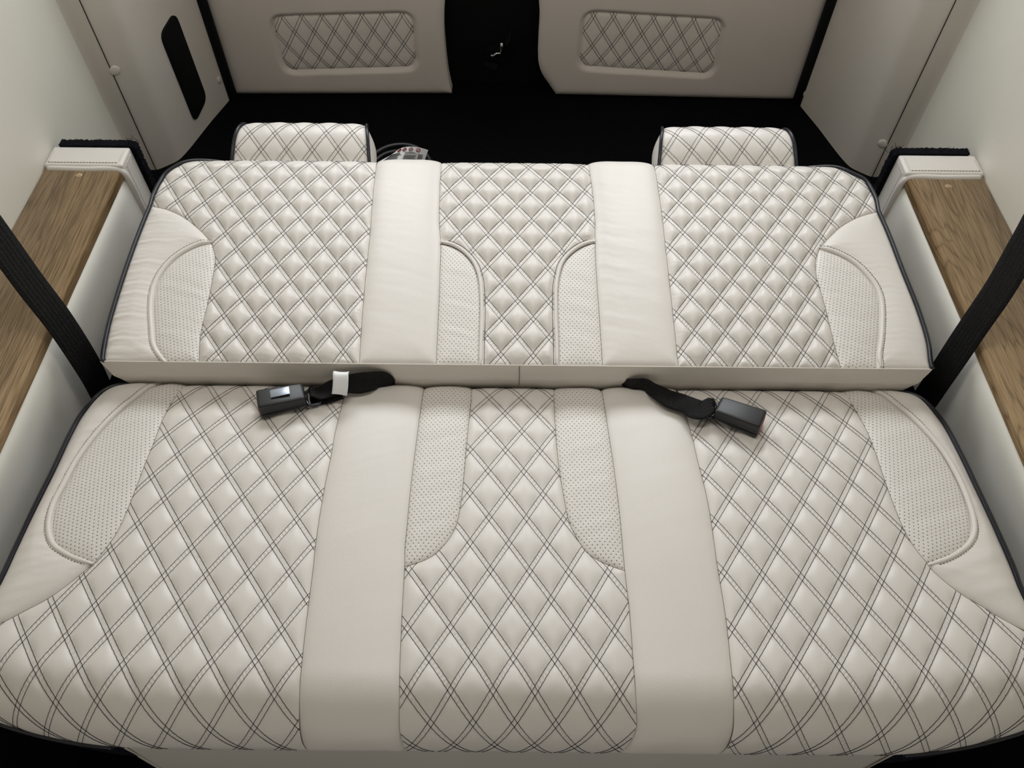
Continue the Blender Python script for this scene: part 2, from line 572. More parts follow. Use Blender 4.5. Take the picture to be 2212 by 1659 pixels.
def quilt_threads(name, poly, lat, surf, hfun, parent, step=.0014, r=.00041, trim=.0008):
    m, n = lat.inv(poly)
    lines = []
    for fam in (0, 1):
        lo, hi = (m.min(), m.max()) if fam == 0 else (n.min(), n.max())
        olo, ohi = (n.min(), n.max()) if fam == 0 else (m.min(), m.max())
        w = lat.wm if fam == 0 else lat.wn
        for k in range(math.floor(lo), math.ceil(hi) + 1):
            for sg in (-1, 1):
                t = np.linspace(olo - .2, ohi + .2, int((ohi - olo + .4) * .048 / step))
                kk = np.full_like(t, k + sg * HALF / w)
                P = lat.fwd(kk, t) if fam == 0 else lat.fwd(t, kk)
                ok = inside(P, poly)
                # runs
                e = np.flatnonzero(np.diff(np.r_[0, ok.astype(int), 0]))
                for a, b in zip(e[::2], e[1::2]):
                    if b - a < 4: continue
                    L = P[a:b]
                    arc = np.r_[0, np.cumsum(np.linalg.norm(np.diff(L, axis=0), axis=1))]
                    ph = arc * 2 * PI / .0046 + k
                    L = offset_line(L, 1) * 0 + L + (offset_line(L, 1) - L) * (np.sin(ph * .5) * .00013)[:, None]
                    d, _ = nearest(L, poly)
                    h = hfun(L, d)
                    h = np.fmax(h, MESH_H[parent.name](L)) if parent.name in MESH_H else h
                    h = h + .00034 + .00012 * np.cos(ph)
                    lines.append((surf.pos(L, h), surf.nor(L)))
    o = tubes(name, lines, r, M_THREAD, parent, 3); o['kind'] = 'stuff'
    return o

def taper(n, r, k=5):
    return r * np.clip(np.minimum(np.arange(n), np.arange(n)[::-1]) / k, .12, 1) ** .5

def stitch_run(name, L, surf, hline, parent, material, length=.0045, gap=.0012, r=.0006, lift=.0004):
    """dashed top stitching: short threads one after another"""
    L = resample(L, .0011)
    arc = np.arange(len(L)) * .0011
    per = length + gap
    lines = []
    ids = np.floor(arc / per)
    for i in np.unique(ids):
        k = np.flatnonzero((ids == i) & (arc - i * per < length))
        if len(k) < 2: continue
        seg = L[k]
        u = np.linspace(0, PI, len(k))
        h = (hline(seg) if hline else 0) + lift + .0003 * np.sin(u)
        lines.append((surf.pos(seg, h), surf.nor(seg)))
    o = tubes(name, lines, r, material, parent, 4); o['kind'] = 'stuff'
    return o

def skirt(name, L, surf, depth, inset, material, parent, rows=6, down=None):
    """wall hanging from an outline: goes from the surface down by depth, slightly inset towards x=0"""
    P = surf.pos(L, 0.0); N = surf.nor(L)
    V, F = [], []
    n = len(L)
    for i in range(rows + 1):
        u = i / rows
        dirv = -N if down is None else np.broadcast_to(np.array(down, float), N.shape)
        Q = P + dirv * (depth * u)
        Q[:, 0] *= 1 - inset * u
        V.append(Q)
    V = np.concatenate(V)
    F = np.array([[i * n + j, i * n + j + 1, (i + 1) * n + j + 1, (i + 1) * n + j] for i in range(rows) for j in range(n - 1)])
    return link(name, fast_mesh(name, V, F), material, parent)

# ------------------------------------------------------------------ backrest surface
BT = math.radians(3.0); B_S1, B_R = .463, .035; B_TOP = B_S1 + B_R * 1.75
def back_prof(s, x):
    c, sn = math.cos(BT), math.sin(BT)
    Y = .771 + s * c; Z = .53 + s * sn
    ny, nz = np.full_like(s, -sn), np.full_like(s, c)
    a = np.clip((s - B_S1) / B_R, 0, None)
    m = s > B_S1
    cy, cz = .771 + B_S1 * c + B_R * sn, .53 + B_S1 * sn - B_R * c
    any_, anz = -sn * np.cos(a) + c * np.sin(a), c * np.cos(a) + sn * np.sin(a)
    Y = np.where(m, cy + B_R * any_, Y); Z = np.where(m, cz + B_R * anz, Z)
    return Y, Z, np.where(m, any_, ny), np.where(m, anz, nz)
BS = Surf(back_prof, 0, B_TOP)

ST = math.radians(8.5); S_R0, S_RR, S_SR, S_FR = -.006, .035, .466, .07
S_Y0, S_Z0 = .74, .48
S_BACK = S_R0 - S_RR * 1.5
def corner(x):
    return .045 * np.clip((np.abs(x) - .45) / .25, 0, None) ** 2
def seat_end(x, ang=1.75):
    return S_SR - corner(x) + S_FR * ang
def seat_prof(s, x):
    tc, ts = -math.cos(ST), math.sin(ST)           # towards the front
    nY, nZ = math.sin(ST), math.cos(ST)
    sr = S_SR - corner(x)
    f = np.clip(s, S_R0, sr)
    Y = S_Y0 + f * tc; Z = S_Z0 + f * ts
    a = np.where(s > sr, (s - sr) / S_FR, np.where(s < S_R0, (S_R0 - s) / S_RR, 0))
    R = np.where(s > sr, S_FR, S_RR)
    sg = np.where(s > sr, 1.0, -1.0)
    ny = nY * np.cos(a) + sg * tc * np.sin(a); nz = nZ * np.cos(a) + sg * ts * np.sin(a)
    return Y - R * nY + R * ny, Z - R * nZ + R * nz, ny, nz
SS = Surf(seat_prof, S_BACK, S_SR + S_FR * 1.75)

def C(surf, pts, start=None, end=None, clamp=None, step=.003):
    """pixel list -> smooth (x, s) curve, with optional extra end points in (x, s)"""
    P = surf.hit(pts)
    if clamp: P = P[(P[:, 1] > clamp[0]) & (P[:, 1] < clamp[1])]
    P = list(P)
    if start is not None:
        x, s = start
        P = [(P[0][0] if x is None else x, s)] + P
    if end is not None:
        x, s = end
        P = P + [(P[-1][0] if x is None else x, s)]
    return catmull(P, step)

def cat(*L):
    P = np.concatenate(L)
    keep = np.r_[True, np.linalg.norm(np.diff(P, axis=0), axis=1) > 1e-5]
    return P[keep]
def seg(a, b, step=.004):
    a, b = np.asarray(a, float), np.asarray(b, float)
    return resample(np.stack([a, b]), step)

# quilt crossings read off the photograph: crop origin, zoom, rows of (row, first column, points)
QUILT = {
 'BL': [
  (420, 340, 5.53, [
   (1, 1, [(203, 240),(548, 247),(870, 235),(1177, 238),(1528, 208),(1828, 225)]),
   (2, 0, [(20, 385),(350, 395),(670, 400),(990, 395),(1320, 400),(1655, 375),(1970, 375)]),
   (3, 1, [(130, 545),(465, 560),(800, 560),(1130, 570),(1480, 560),(1805, 540)]),
   (4, 2, [(240, 735),(590, 740),(925, 745),(1270, 740),(1610, 720),(1945, 690)]),
   (5, 3, [(360, 925),(720, 925),(1065, 925),(1415, 910),(1745, 890)]),
   (6, 4, [(490, 1110),(865, 1110),(1220, 1100),(1560, 1090),(1890, 1085)]),
   (7, 3, [(290, 1300),(650, 1300),(1010, 1310),(1350, 1290),(1690, 1280)]),
   (8, 4, [(430, 1490),(800, 1500),(1150, 1490),(1505, 1490),(1850, 1480)]),
  ]),
  (420, 540, 5.53, [
   (9, 3, [(215, 565),(580, 595),(940, 610),(1310, 600),(1655, 570)]),
   (10, 4, [(360, 790),(735, 800),(1095, 815),(1465, 790),(1820, 770)]),
   (11, 3, [(140, 975),(520, 1015),(880, 1025),(1240, 1010),(1610, 1000)]),
   (12, 4, [(290, 1230),(665, 1245),(1040, 1255),(1410, 1245),(1790, 1230)]),
  ]),
 ],
 'BM': [
  (940, 340, 6.144, [
   (0, 1, [(370, 130),(715, 140),(1065, 145),(1410, 150),(1760, 150)]),
   (1, 0, [(195, 265),(545, 290),(895, 300),(1250, 305),(1610, 295),(1965, 285)]),
   (2, 1, [(365, 450),(715, 460),(1085, 480),(1440, 480),(1820, 465)]),
   (3, 0, [(180, 635),(530, 640),(900, 660),(1275, 665),(1640, 665),(2015, 635)]),
   (4, 1, [(340, 830),(705, 840),(1080, 860),(1470, 860),(1840, 850)]),
   (5, 0, [(130, 1000),(510, 1030),(890, 1050),(1280, 1065),(1665, 1050),(2025, 1020)]),
   (6, 3, [(690, 1250),(1090, 1265),(1485, 1270)]),
  ]),
  (940, 540, 6.144, [
   (7, 4, [(895, 240),(1300, 245)]),
   (8, 3, [(690, 455),(1105, 460),(1520, 450)]),
   (9, 4, [(890, 675),(1305, 680)]),
   (10, 3, [(675, 905),(1085, 915),(1515, 905)]),
   (11, 4, [(880, 1145),(1290, 1160)]),
   (12, 3, [(655, 1380),(1085, 1405),(1510, 1420)]),
  ]),
 ],
 'BR': [
  (1400, 340, 5.53, [
   (1, 0, [(165, 225),(480, 250),(785, 260),(1115, 255),(1430, 275),(1745, 310),(2050, 290)]),
   (2, 1, [(350, 390),(650, 390),(980, 420),(1300, 430),(1630, 455),(1930, 460)]),
   (3, 0, [(195, 540),(530, 550),(860, 585),(1180, 595),(1520, 600),(1825, 610)]),
   (4, 1, [(390, 710),(725, 730),(1050, 765),(1390, 780),(1710, 775),(2020, 765)]),
   (5, 0, [(230, 880),(570, 905),(915, 920),(1250, 965),(1580, 950),(1910, 935)]),
   (6, 1, [(430, 1085),(785, 1105),(1110, 1130),(1440, 1130),(1780, 1130)]),
   (7, 0, [(270, 1270),(630, 1300),(970, 1300),(1320, 1310),(1650, 1310)]),
  ]),
  (1440, 540, 5.53, [
   (8, 1, [(265, 375),(600, 380),(950, 385),(1300, 390),(1620, 405)]),
   (9, 0, [(100, 570),(465, 580),(810, 580),(1165, 595),(1500, 590),(1830, 600)]),
   (10, 1, [(300, 780),(660, 780),(1030, 800),(1370, 800),(1710, 800)]),
   (11, 0, [(145, 985),(515, 1000),(885, 1010),(1235, 1010),(1590, 1025),(1930, 980)]),
   (12, 1, [(350, 1215),(725, 1235),(1090, 1235),(1450, 1240),(1800, 1240)]),
  ]),
 ],
 'SL': [
  (300, 820, 4.608, [
   (1, 2, [(610, 210),(955, 195)]),
   (2, 1, [(350, 360),(725, 360),(1070, 365)]),
   (2, 9, [(1765, 345)]),
   (3, 2, [(455, 555),(835, 545),(1200, 545),(1560, 535),(1920, 520)]),
   (4, 1, [(205, 755),(575, 755),(960, 745),(1340, 740),(1685, 710)]),
   (5, 2, [(325, 970),(710, 965),(1100, 960),(1470, 930),(1850, 910)]),
   (6, 1, [(70, 1190),(445, 1210),(835, 1200),(1230, 1170),(1620, 1140)]),
   (7, 2, [(190, 1420),(580, 1440),(970, 1430),(1380, 1395),(1775, 1395)]),
  ]),
  (100, 1160, 3.687, [
   (8, 1, [(665, 110),(1005, 95),(1320, 100),(1640, 85),(1970, 75)]),
   (9, 0, [(445, 320),(785, 310),(1125, 310),(1440, 290),(1770, 295),(2095, 260)]),
   (10, -1, [(235, 550),(565, 545),(905, 540),(1235, 520),(1570, 515),(1905, 510)]),
   (11, 0, [(340, 780),(680, 770),(1025, 765),(1365, 750),(1705, 750),(2050, 730)]),
   (12, -1, [(100, 1050),(450, 1030),(800, 1010),(1145, 1010),(1500, 1000),(1850, 1000)]),
   (13, 0, [(225, 1300),(575, 1290),(925, 1290),(1290, 1265),(1650, 1260),(1990, 1230)]),
   (14, 1, [(390, 1540),(745, 1530),(1090, 1530),(1455, 1510),(1810, 1500)]),
  ]),
 ],
 'SM': [
  (860, 820, 4.254, [
   (1, 1, [(835, 175),(1140, 190),(1415, 170)]),
   (2, 0, [(680, 295),(980, 320),(1280, 315)]),
   (3, 1, [(835, 475),(1130, 480),(1440, 475)]),
   (4, 0, [(655, 645),(990, 655),(1300, 660)]),
   (5, 1, [(830, 840),(1150, 855),(1475, 855)]),
   (6, 0, [(660, 1040),(1000, 1060),(1325, 1060)]),
   (7, 1, [(840, 1275),(1175, 1280),(1530, 1280)]),
   (8, 0, [(665, 1500),(1015, 1510),(1370, 1520)]),
  ]),
  (840, 1200, 3.95, [
   (9, -1, [(535, 125),(860, 125),(1205, 140),(1540, 145),(1870, 145)]),
   (10, -2, [(345, 365),(695, 360),(1045, 375),(1380, 380),(1720, 390)]),
   (11, -3, [(150, 625),(520, 610),(880, 625),(1225, 620),(1575, 635),(1920, 645)]),
   (12, -2, [(345, 880),(710, 880),(1055, 885),(1415, 895),(1765, 900)]),
   (13, -3, [(160, 1150),(530, 1150),(890, 1145),(1245, 1175),(1600, 1165),(1975, 1180)]),
   (14, -2, [(345, 1420),(710, 1420),(1080, 1425),(1430, 1430),(1795, 1450)]),
  ]),
 ],
 'SR': [
  (1460, 820, 4.608, [
   (2, 6, [(1100, 255),(1430, 270),(1755, 290)]),
   (3, 5, [(990, 395),(1330, 412),(1665, 430)]),
   (4, 4, [(870, 580),(1240, 603),(1590, 612),(1927, 630)]),
   (5, 1, [(425, 745),(770, 775),(1135, 795),(1475, 815),(1830, 805)]),
   (6, 0, [(285, 960),(650, 980),(1015, 1005),(1375, 1010),(1735, 1020)]),
   (7, 1, [(520, 1190),(895, 1210),(1245, 1225),(1625, 1250),(1990, 1270)]),
   (8, 0, [(385, 1390),(765, 1425),(1125, 1460),(1500, 1480),(1890, 1500)]),
  ]),
  (1540, 1160, 3.687, [
   (9, 1, [(210, 90),(505, 110),(805, 120),(1115, 135),(1430, 150)]),
   (10, 2, [(395, 300),(690, 320),(1010, 340),(1325, 360),(1660, 375)]),
   (11, 1, [(280, 520),(580, 515),(905, 560),(1225, 575),(1560, 595),(1885, 620)]),
   (12, 0, [(145, 730),(460, 750),(790, 770),(1115, 800),(1450, 820),(1795, 845),(2130, 860)]),
   (13, 1, [(335, 980),(660, 1010),(1000, 1040),(1335, 1055),(1685, 1080),(2020, 1090)]),
   (14, 0, [(195, 1210),(535, 1250),(870, 1285),(1210, 1305),(1555, 1325),(1895, 1345)]),
  ]),
 ],
}

# ================================================================== THE SETTING (van interior)
def struct(o, label=None):
    o['kind'] = 'structure'
    if label: o['label'] = label
    return o
FLOOR_Z, TRUNK_Z, CEIL_Z = 0.0, .25, 1.90
struct(box('floor', (-1.0, -1.2, -.03), (1.0, .95, 0), M_CARPET), 'black carpeted van floor in front of the bench')
struct(box('floor', (-1.0, .95, -.03), (1.0, 2.02, TRUNK_Z), M_CARPET), 'black carpeted raised load floor behind the bench')

def wall_plan(sg):
    return [(sg * .921, -1.2), (sg * .921, 1.22), (sg * .926, 1.36), (sg * .938, 1.47), (sg * .943, 1.53), (sg * .942, 1.565)]
def extrude_plan(name, plan, z0, z1, mat_, parent=None, thick=.02, sg=1, step=.012):
    P = resample(catmull(plan, .004), step) if len(plan) > 2 else np.array(plan)
    n = len(P)
    zs = np.linspace(z0, z1, 9)
    V = [(x, y, z) for z in zs for x, y in P] + [(x + sg * thick, y, z) for z in (z0, z1) for x, y in P]
    F = [[i * n + j, i * n + j + 1, (i + 1) * n + j + 1, (i + 1) * n + j] for i in range(8) for j in range(n - 1)]
    b0, b1 = 9 * n, 10 * n
    F += [[b0 + j, b0 + j + 1, b1 + j + 1, b1 + j] for j in range(n - 1)]
    return pyd(name, V, F, mat_, parent)
for sg, nm, lb in ((-1, 'wall_left', 'cream vinyl side wall on the left'), (1, 'wall_right', 'cream vinyl side wall on the right')):
    struct(extrude_plan(nm, wall_plan(sg), 0, CEIL_Z, M_WALL, sg=sg), lb)
c = struct(box('ceiling', (-1.0, -1.2, CEIL_Z), (1.0, 2.02, CEIL_Z + .03), M_CEIL), 'plain van ceiling')
struct(box('added_front_light_block', (-1.0, -1.24, 1.12), (1.0, -1.2, CEIL_Z + .03), M_CEIL), 'added unseen panel blocking high light from the open front')  # added out of view so front fill only grazes the seat
struct(box('wall_rear', (-1.0, 1.99, TRUNK_Z), (1.0, 2.02, CEIL_Z), M_BLACKM), 'black rear door frame behind the door panels')
M_SKY = bpy.data.materials.new('bright_pane'); M_SKY.use_nodes = True
_b = M_SKY.node_tree.nodes['Principled BSDF']
_b.inputs['Emission Color'].default_value = (.92, .97, 1, 1); _b.inputs['Emission Strength'].default_value = 4
for i, (wx, wz) in enumerate(WINDOWS):
    w_ = struct(box('window_%d' % (i + 1), (wx - WIN_W / 2, WIN_Y + .002, wz - WIN_H / 2), (wx + WIN_W / 2, WIN_Y + .012, wz + WIN_H / 2), M_SKY), 'bright glazed window of the ' + ('left' if wx < 0 else 'right') + ' rear door')
    for nm, lo_, hi_ in (('window_frame', (wx - WIN_W / 2 - .04, WIN_Y - .01, wz - WIN_H / 2 - .04), (wx + WIN_W / 2 + .04, WIN_Y + .02, wz - WIN_H / 2)),
                         ('window_frame', (wx - WIN_W / 2 - .04, WIN_Y - .01, wz + WIN_H / 2), (wx + WIN_W / 2 + .04, WIN_Y + .02, wz + WIN_H / 2 + .04)),
                         ('window_frame', (wx - WIN_W / 2 - .04, WIN_Y - .01, wz - WIN_H / 2), (wx - WIN_W / 2, WIN_Y + .02, wz + WIN_H / 2)),
                         ('window_frame', (wx + WIN_W / 2, WIN_Y - .01, wz - WIN_H / 2), (wx + WIN_W / 2 + .04, WIN_Y + .02, wz + WIN_H / 2))):
        box(nm, lo_, hi_, M_BLACKM, w_)

# pillar trim panels, with round screw caps
def button(name, p, nrm, r, mat_, parent):
    p, nrm = Vector(p), Vector(nrm).normalized()
    bm = bmesh.new()
    bmesh.ops.create_uvsphere(bm, u_segments=18, v_segments=10, radius=r)
    for v in bm.verts: v.co.z *= .34
    q = nrm.to_track_quat('Z', 'Y').to_matrix().to_4x4()
    bmesh.ops.transform(bm, matrix=Matrix.Translation(p) @ q, verts=bm.verts)
    me = bpy.data.meshes.new(name); bm.to_mesh(me); bm.free()
    return link(name, me, mat_, parent)
def pix_plane(px, py, p0, n):
    r = rays(np.array(px), np.array(py)); n = np.array(n, float); p0 = np.array(p0, float)
    k = ((p0 - C_O) @ n) / (r @ n)
    return C_O + r * k
trims = {}
for sg, nm in ((-1, 'trim_1'), (1, 'trim_2')):
    A, B_, D_ = (sg * .906, 1.588), (sg * .858, 1.632), (sg * .783, 1.905)
    plan = [(sg * .9425, 1.562), (sg * .938, 1.578), (sg * .926, 1.588), (sg * .908, 1.590), (sg * .904, 1.5905), (sg * .893, 1.598), (sg * .876, 1.612), (sg * .864, 1.623), B_, (sg * .845, 1.668), (sg * .815, 1.785), D_, (sg * .786, 1.918)]
    o = struct(extrude_plan(nm, plan, TRUNK_Z + .002, CEIL_Z, M_TRIM, thick=.01, sg=sg, step=.008),
               'taupe vinyl rear pillar panel on the ' + ('left, with a black grille' if sg < 0 else 'right'))
    trims[sg] = o
    tubes('panel_gap', [(np.array([(sg * .9062, 1.5885, z) for z in np.linspace(TRUNK_Z, CEIL_Z, 20)]), np.array([0, -1, 0]))], .0010, M_BLACKM, o, 5)
nin = {-1: np.array([(1.905 - 1.632), -(-.783 + .858), 0]), 1: np.array([-(1.905 - 1.632), (.783 - .858), 0])}
nin = {k: v / np.linalg.norm(v) for k, v in nin.items()}
fA = {-1: np.array([.6, -.8, 0]), 1: np.array([-.6, -.8, 0])}
def trim_pt(sg, px, py, face):
    if face == 'in': return pix_plane(px, py, (sg * .82, 1.77, .5), nin[sg])
    return pix_plane(px, py, (sg * .885, 1.602, .5), fA[sg])
from mathutils.bvhtree import BVHTree
for sg, px, py, face in ((-1, 248, 152, 'f'), (-1, 473, 172, 'in'), (1, 1907, 310, 'f'), (1, 1736, 199, 'in')):
    me = trims[sg].data
    bv = BVHTree.FromPolygons([v.co[:] for v in me.vertices], [p.vertices[:] for p in me.polygons])
    d_ = rays(np.array(px), np.array(py))
    hit, hn, _, _ = bv.ray_cast(Vector(C_O), Vector(d_).normalized())
    hn = np.array(hn) if np.dot(hn, d_) < 0 else -np.array(hn)
    button('screw_cap', np.array(hit) + hn * .001, hn, .0115 if face == 'f' else .010, M_TRIM, trims[sg])
# black grille let into the left panel
g = np.array([trim_pt(-1, x, y, 'in') for x, y in ((374, 25), (443, 212), (418, 265), (342, 75))])
def rounded_quad(q, r, n=6):
    out = []
    for i in range(4):
        p, a, b = q[i], q[i - 1], q[(i + 1) % 4]
        u, v = (a - p) / np.linalg.norm(a - p), (b - p) / np.linalg.norm(b - p)
        for t in np.linspace(0, 1, n):
            out.append((1 - t) ** 2 * (p + u * r) + 2 * t * (1 - t) * p + t * t * (p + v * r))
    return np.array(out)
rq = rounded_quad(g, .022)
n_ = nin[-1]
m_ = len(rq)
V = np.concatenate([rq + n_ * .0005, rq + n_ * .006, rq + (rq.mean(0) - rq) * .03 + n_ * .0075])
F = [[i, (i + 1) % m_, m_ + (i + 1) % m_, m_ + i] for i in range(m_)] + [[m_ + i, m_ + (i + 1) % m_, 2 * m_ + (i + 1) % m_, 2 * m_ + i] for i in range(m_)] + [list(range(2 * m_, 3 * m_))]
pyd('speaker_grille', V, F, M_GRILLE, trims[-1])

# rear doors: flat vertical panels with a sunk quilted field
DY = 1.908
class VPlane(Surf):
    def __init__(s): pass
    def pos(s, xs, h=0.0):
        xs = np.asarray(xs); return np.stack([xs[:, 0], DY - h * np.ones(len(xs)), xs[:, 1]], 1)
    def nor(s, xs): return np.broadcast_to(np.array([0, -1., 0]), (len(xs), 3))
    def hit(s, pts):
        pts = np.asarray(pts, float); r = rays(pts[:, 0], pts[:, 1]); k = DY / r[:, 1]
        return np.stack([k * r[:, 0], CAMZ + k * r[:, 2]], 1)
VP = VPlane()
DOOR_TOP = 1.02
def rrect(q, r):
    q3 = np.c_[q, np.zeros(4)]
    return rounded_quad(q3, r, 9)[:, :2]
def door(nm, label, outline, inset, rows, org, mirror):
    root = empty(nm, (float(outline[:, 0].mean()), DY, TRUNK_Z)); struct(root, label)
    ins_ = rrect(inset, .034)
    ins_ = resample(np.vstack([ins_, ins_[:1]]), .004)[:-1]
    def hf(p, d):
        di, _ = nearest(p, ins_); inn = inside(p, ins_)
        sd = np.where(inn, -di, di)
        t = np.clip((sd + .003) / .011, 0, 1); t = t * t * (3 - 2 * t)
        h = -.011 + .011 * t
        return np.where(sd < -.006, -.014, h) - .010 * np.exp(-d / .007)
    o = panel('door_panel', outline, VP, hf, .005, M_DOORP, root)
    L = lattice_pts([(*org, rows)])
    xs_ = VP.hit(L[:, 2:])
    if mirror is not None: xs_[:, 0] = mirror - xs_[:, 0]
    lat = Lattice(L[:, :2], xs_, 2)
    hq = lambda p, d: -.0075 + .4 * quilt_height(lat, p, d, .0035) - .006 * np.exp(-d / .006)
    q = panel('quilted_field', ins_, VP, hq, .004, M_QUILT_DOOR, root, lat)
    quilt_threads('quilt_stitching', ins_, lat, VP, hq, q, step=.003, r=.00062)
    # panel thickness
    P = VP.pos(outline, -.009); P2 = P + np.array([0, .035, 0]); n = len(P)
    V = np.concatenate([P, P2])
    F = np.array([[j, (j + 1) % n, n + (j + 1) % n, n + j] for j in range(n)])
    link('panel_edge', fast_mesh('panel_edge', V, F), M_DOORP, root)
    return root
q = VP.hit([(505, 209), (446, 20), (960, 0), (958, 60), (962, 120), (968, 170), (974, 198), (976, 205)])
xl, xr = q[0, 0], q[2, 0]
ol = np.vstack([[(q[1, 0], DOOR_TOP), (q[0, 0], q[0, 1])], [(q[7, 0], q[7, 1])], catmull(np.vstack([q[7], q[6], q[5], q[4], q[3], q[2]]), .006), [(q[2, 0], DOOR_TOP)]])
ol[:, 1] = np.maximum(ol[:, 1], TRUNK_Z + .002)
ol = resample(np.vstack([ol, ol[:1]]), .006)[:-1]
in_l = VP.hit([(582, 37), (892, 29), (902, 150), (614, 158)])
rows_l = [(0, 0, [(735, 150), (910, 148), (1080, 146), (1252, 144), (1424, 142), (1596, 138), (1766, 132)]),
          (1, -1, [(680, 290), (850, 293), (1020, 278), (1186, 276), (1356, 278), (1522, 276), (1690, 272)]),
          (2, 0, [(797, 402), (960, 408), (1125, 408), (1290, 394), (1455, 394), (1620, 388), (1786, 390)]),
          (3, -1, [(740, 505), (900, 515), (1060, 506), (1225, 510), (1387, 508), (1550, 502), (1714, 500)]),
          (4, 0, [(850, 606), (1012, 604), (1170, 600), (1330, 598), (1490, 594), (1640, 590), (1800, 586)])]
door('door_1', 'left rear door with taupe vinyl panel and quilted field', ol, in_l, rows_l, (420, 0, 3.95), None)
q = VP.hit([(1716, 232), (1775, 20), (1164, 0), (1166, 40), (1163, 100), (1163, 135), (1170, 160), (1186, 185), (1201, 207)])
orr = np.vstack([[(q[2, 0], DOOR_TOP)], catmull(q[2:], .006), [(q[0, 0], q[0, 1])], [(q[1, 0], DOOR_TOP)]])
orr[:, 1] = np.maximum(orr[:, 1], TRUNK_Z + .002)
orr = resample(np.vstack([orr, orr[:1]]), .006)[:-1]
in_r = VP.hit([(1262, 26), (1566, 44), (1540, 166), (1248, 148)])
mir = float(in_l[:, 0].mean() + in_r[:, 0].mean())
door('door_2', 'right rear door with taupe vinyl panel and quilted field', orr, in_r, rows_l, (420, 0, 3.95), mir)
# rubber seals between pillars and doors
for i, sg in enumerate((-1, 1)):
    P = np.array([(sg * .779, 1.897, z) for z in np.linspace(TRUNK_Z, DOOR_TOP + .3, 12)])
    struct(tube('trim_%d' % (3 + i), P, np.array([0, -1, 0]), .014, M_BLACKM, None, 10), 'black rubber seal beside the ' + ('left' if sg < 0 else 'right') + ' rear door')

# latch in the gap between the doors
lt = empty('door_latch', tuple(VP.hit([(1070, 130)])[0][[0]]) + (1.96, .42))
tag(lt, 'dark metal door latch in the gap between the rear door panels', 'latch')
def vp(px, py, y):
    r = rays(np.array(px), np.array(py)); k = y / r[1]
    return C_O + r * k
tube('latch_rod', [vp(1083.5, 92, 1.95), vp(1084, 112, 1.95)], np.array([0, -1, 0]), .0045, M_CHROME, lt, 8)
tube('latch_spring', catmull([vp(1061, 118, 1.95), vp(1066, 121, 1.945), vp(1072, 116, 1.945), vp(1081, 115, 1.95)], .003), np.array([0, -1, 0]), .0045, M_CHROME, lt, 8)
for nm, quad in (('latch_plate', [(1052, 108), (1086, 96), (1088, 134), (1056, 128)]), ('striker', [(1045, 139), (1075, 143), (1069, 152), (1060, 148)]), ('cable_cover', [(1092, 92), (1104, 72), (1102, 84), (1094, 100)])):
    Q = np.array([vp(x, y, 1.956 if nm == 'latch_plate' else 1.945) for x, y in quad])
    V = np.concatenate([Q, Q + np.array([0, .012, 0])])
    pyd(nm, V, [[0, 1, 2, 3], [4, 5, 6, 7]] + [[i, (i + 1) % 4, 4 + (i + 1) % 4, 4 + i] for i in range(4)], M_BLACKM if nm == 'latch_plate' else M_STEEL, lt, False)

# ceiling lamps (outside the frame, they light the place)
for i, (lx, ly) in enumerate(LAMPS):
    o = empty('ceiling_lamp', (lx, ly, CEIL_Z))
    tag(o, 'slim ceiling strip lamp on the ' + ('left' if lx < 0 else 'right'), 'lamp')
    box('housing', (lx - LAMP_W / 2 - .012, ly - LAMP_L / 2 - .012, LAMP_Z), (lx + LAMP_W / 2 + .012, ly + LAMP_L / 2 + .012, CEIL_Z), M_CEIL, o, .004)
    box('diffuser', (lx - LAMP_W / 2, ly - LAMP_L / 2, LAMP_Z - .006), (lx + LAMP_W / 2, ly + LAMP_L / 2, LAMP_Z + .001), M_LAMP, o)

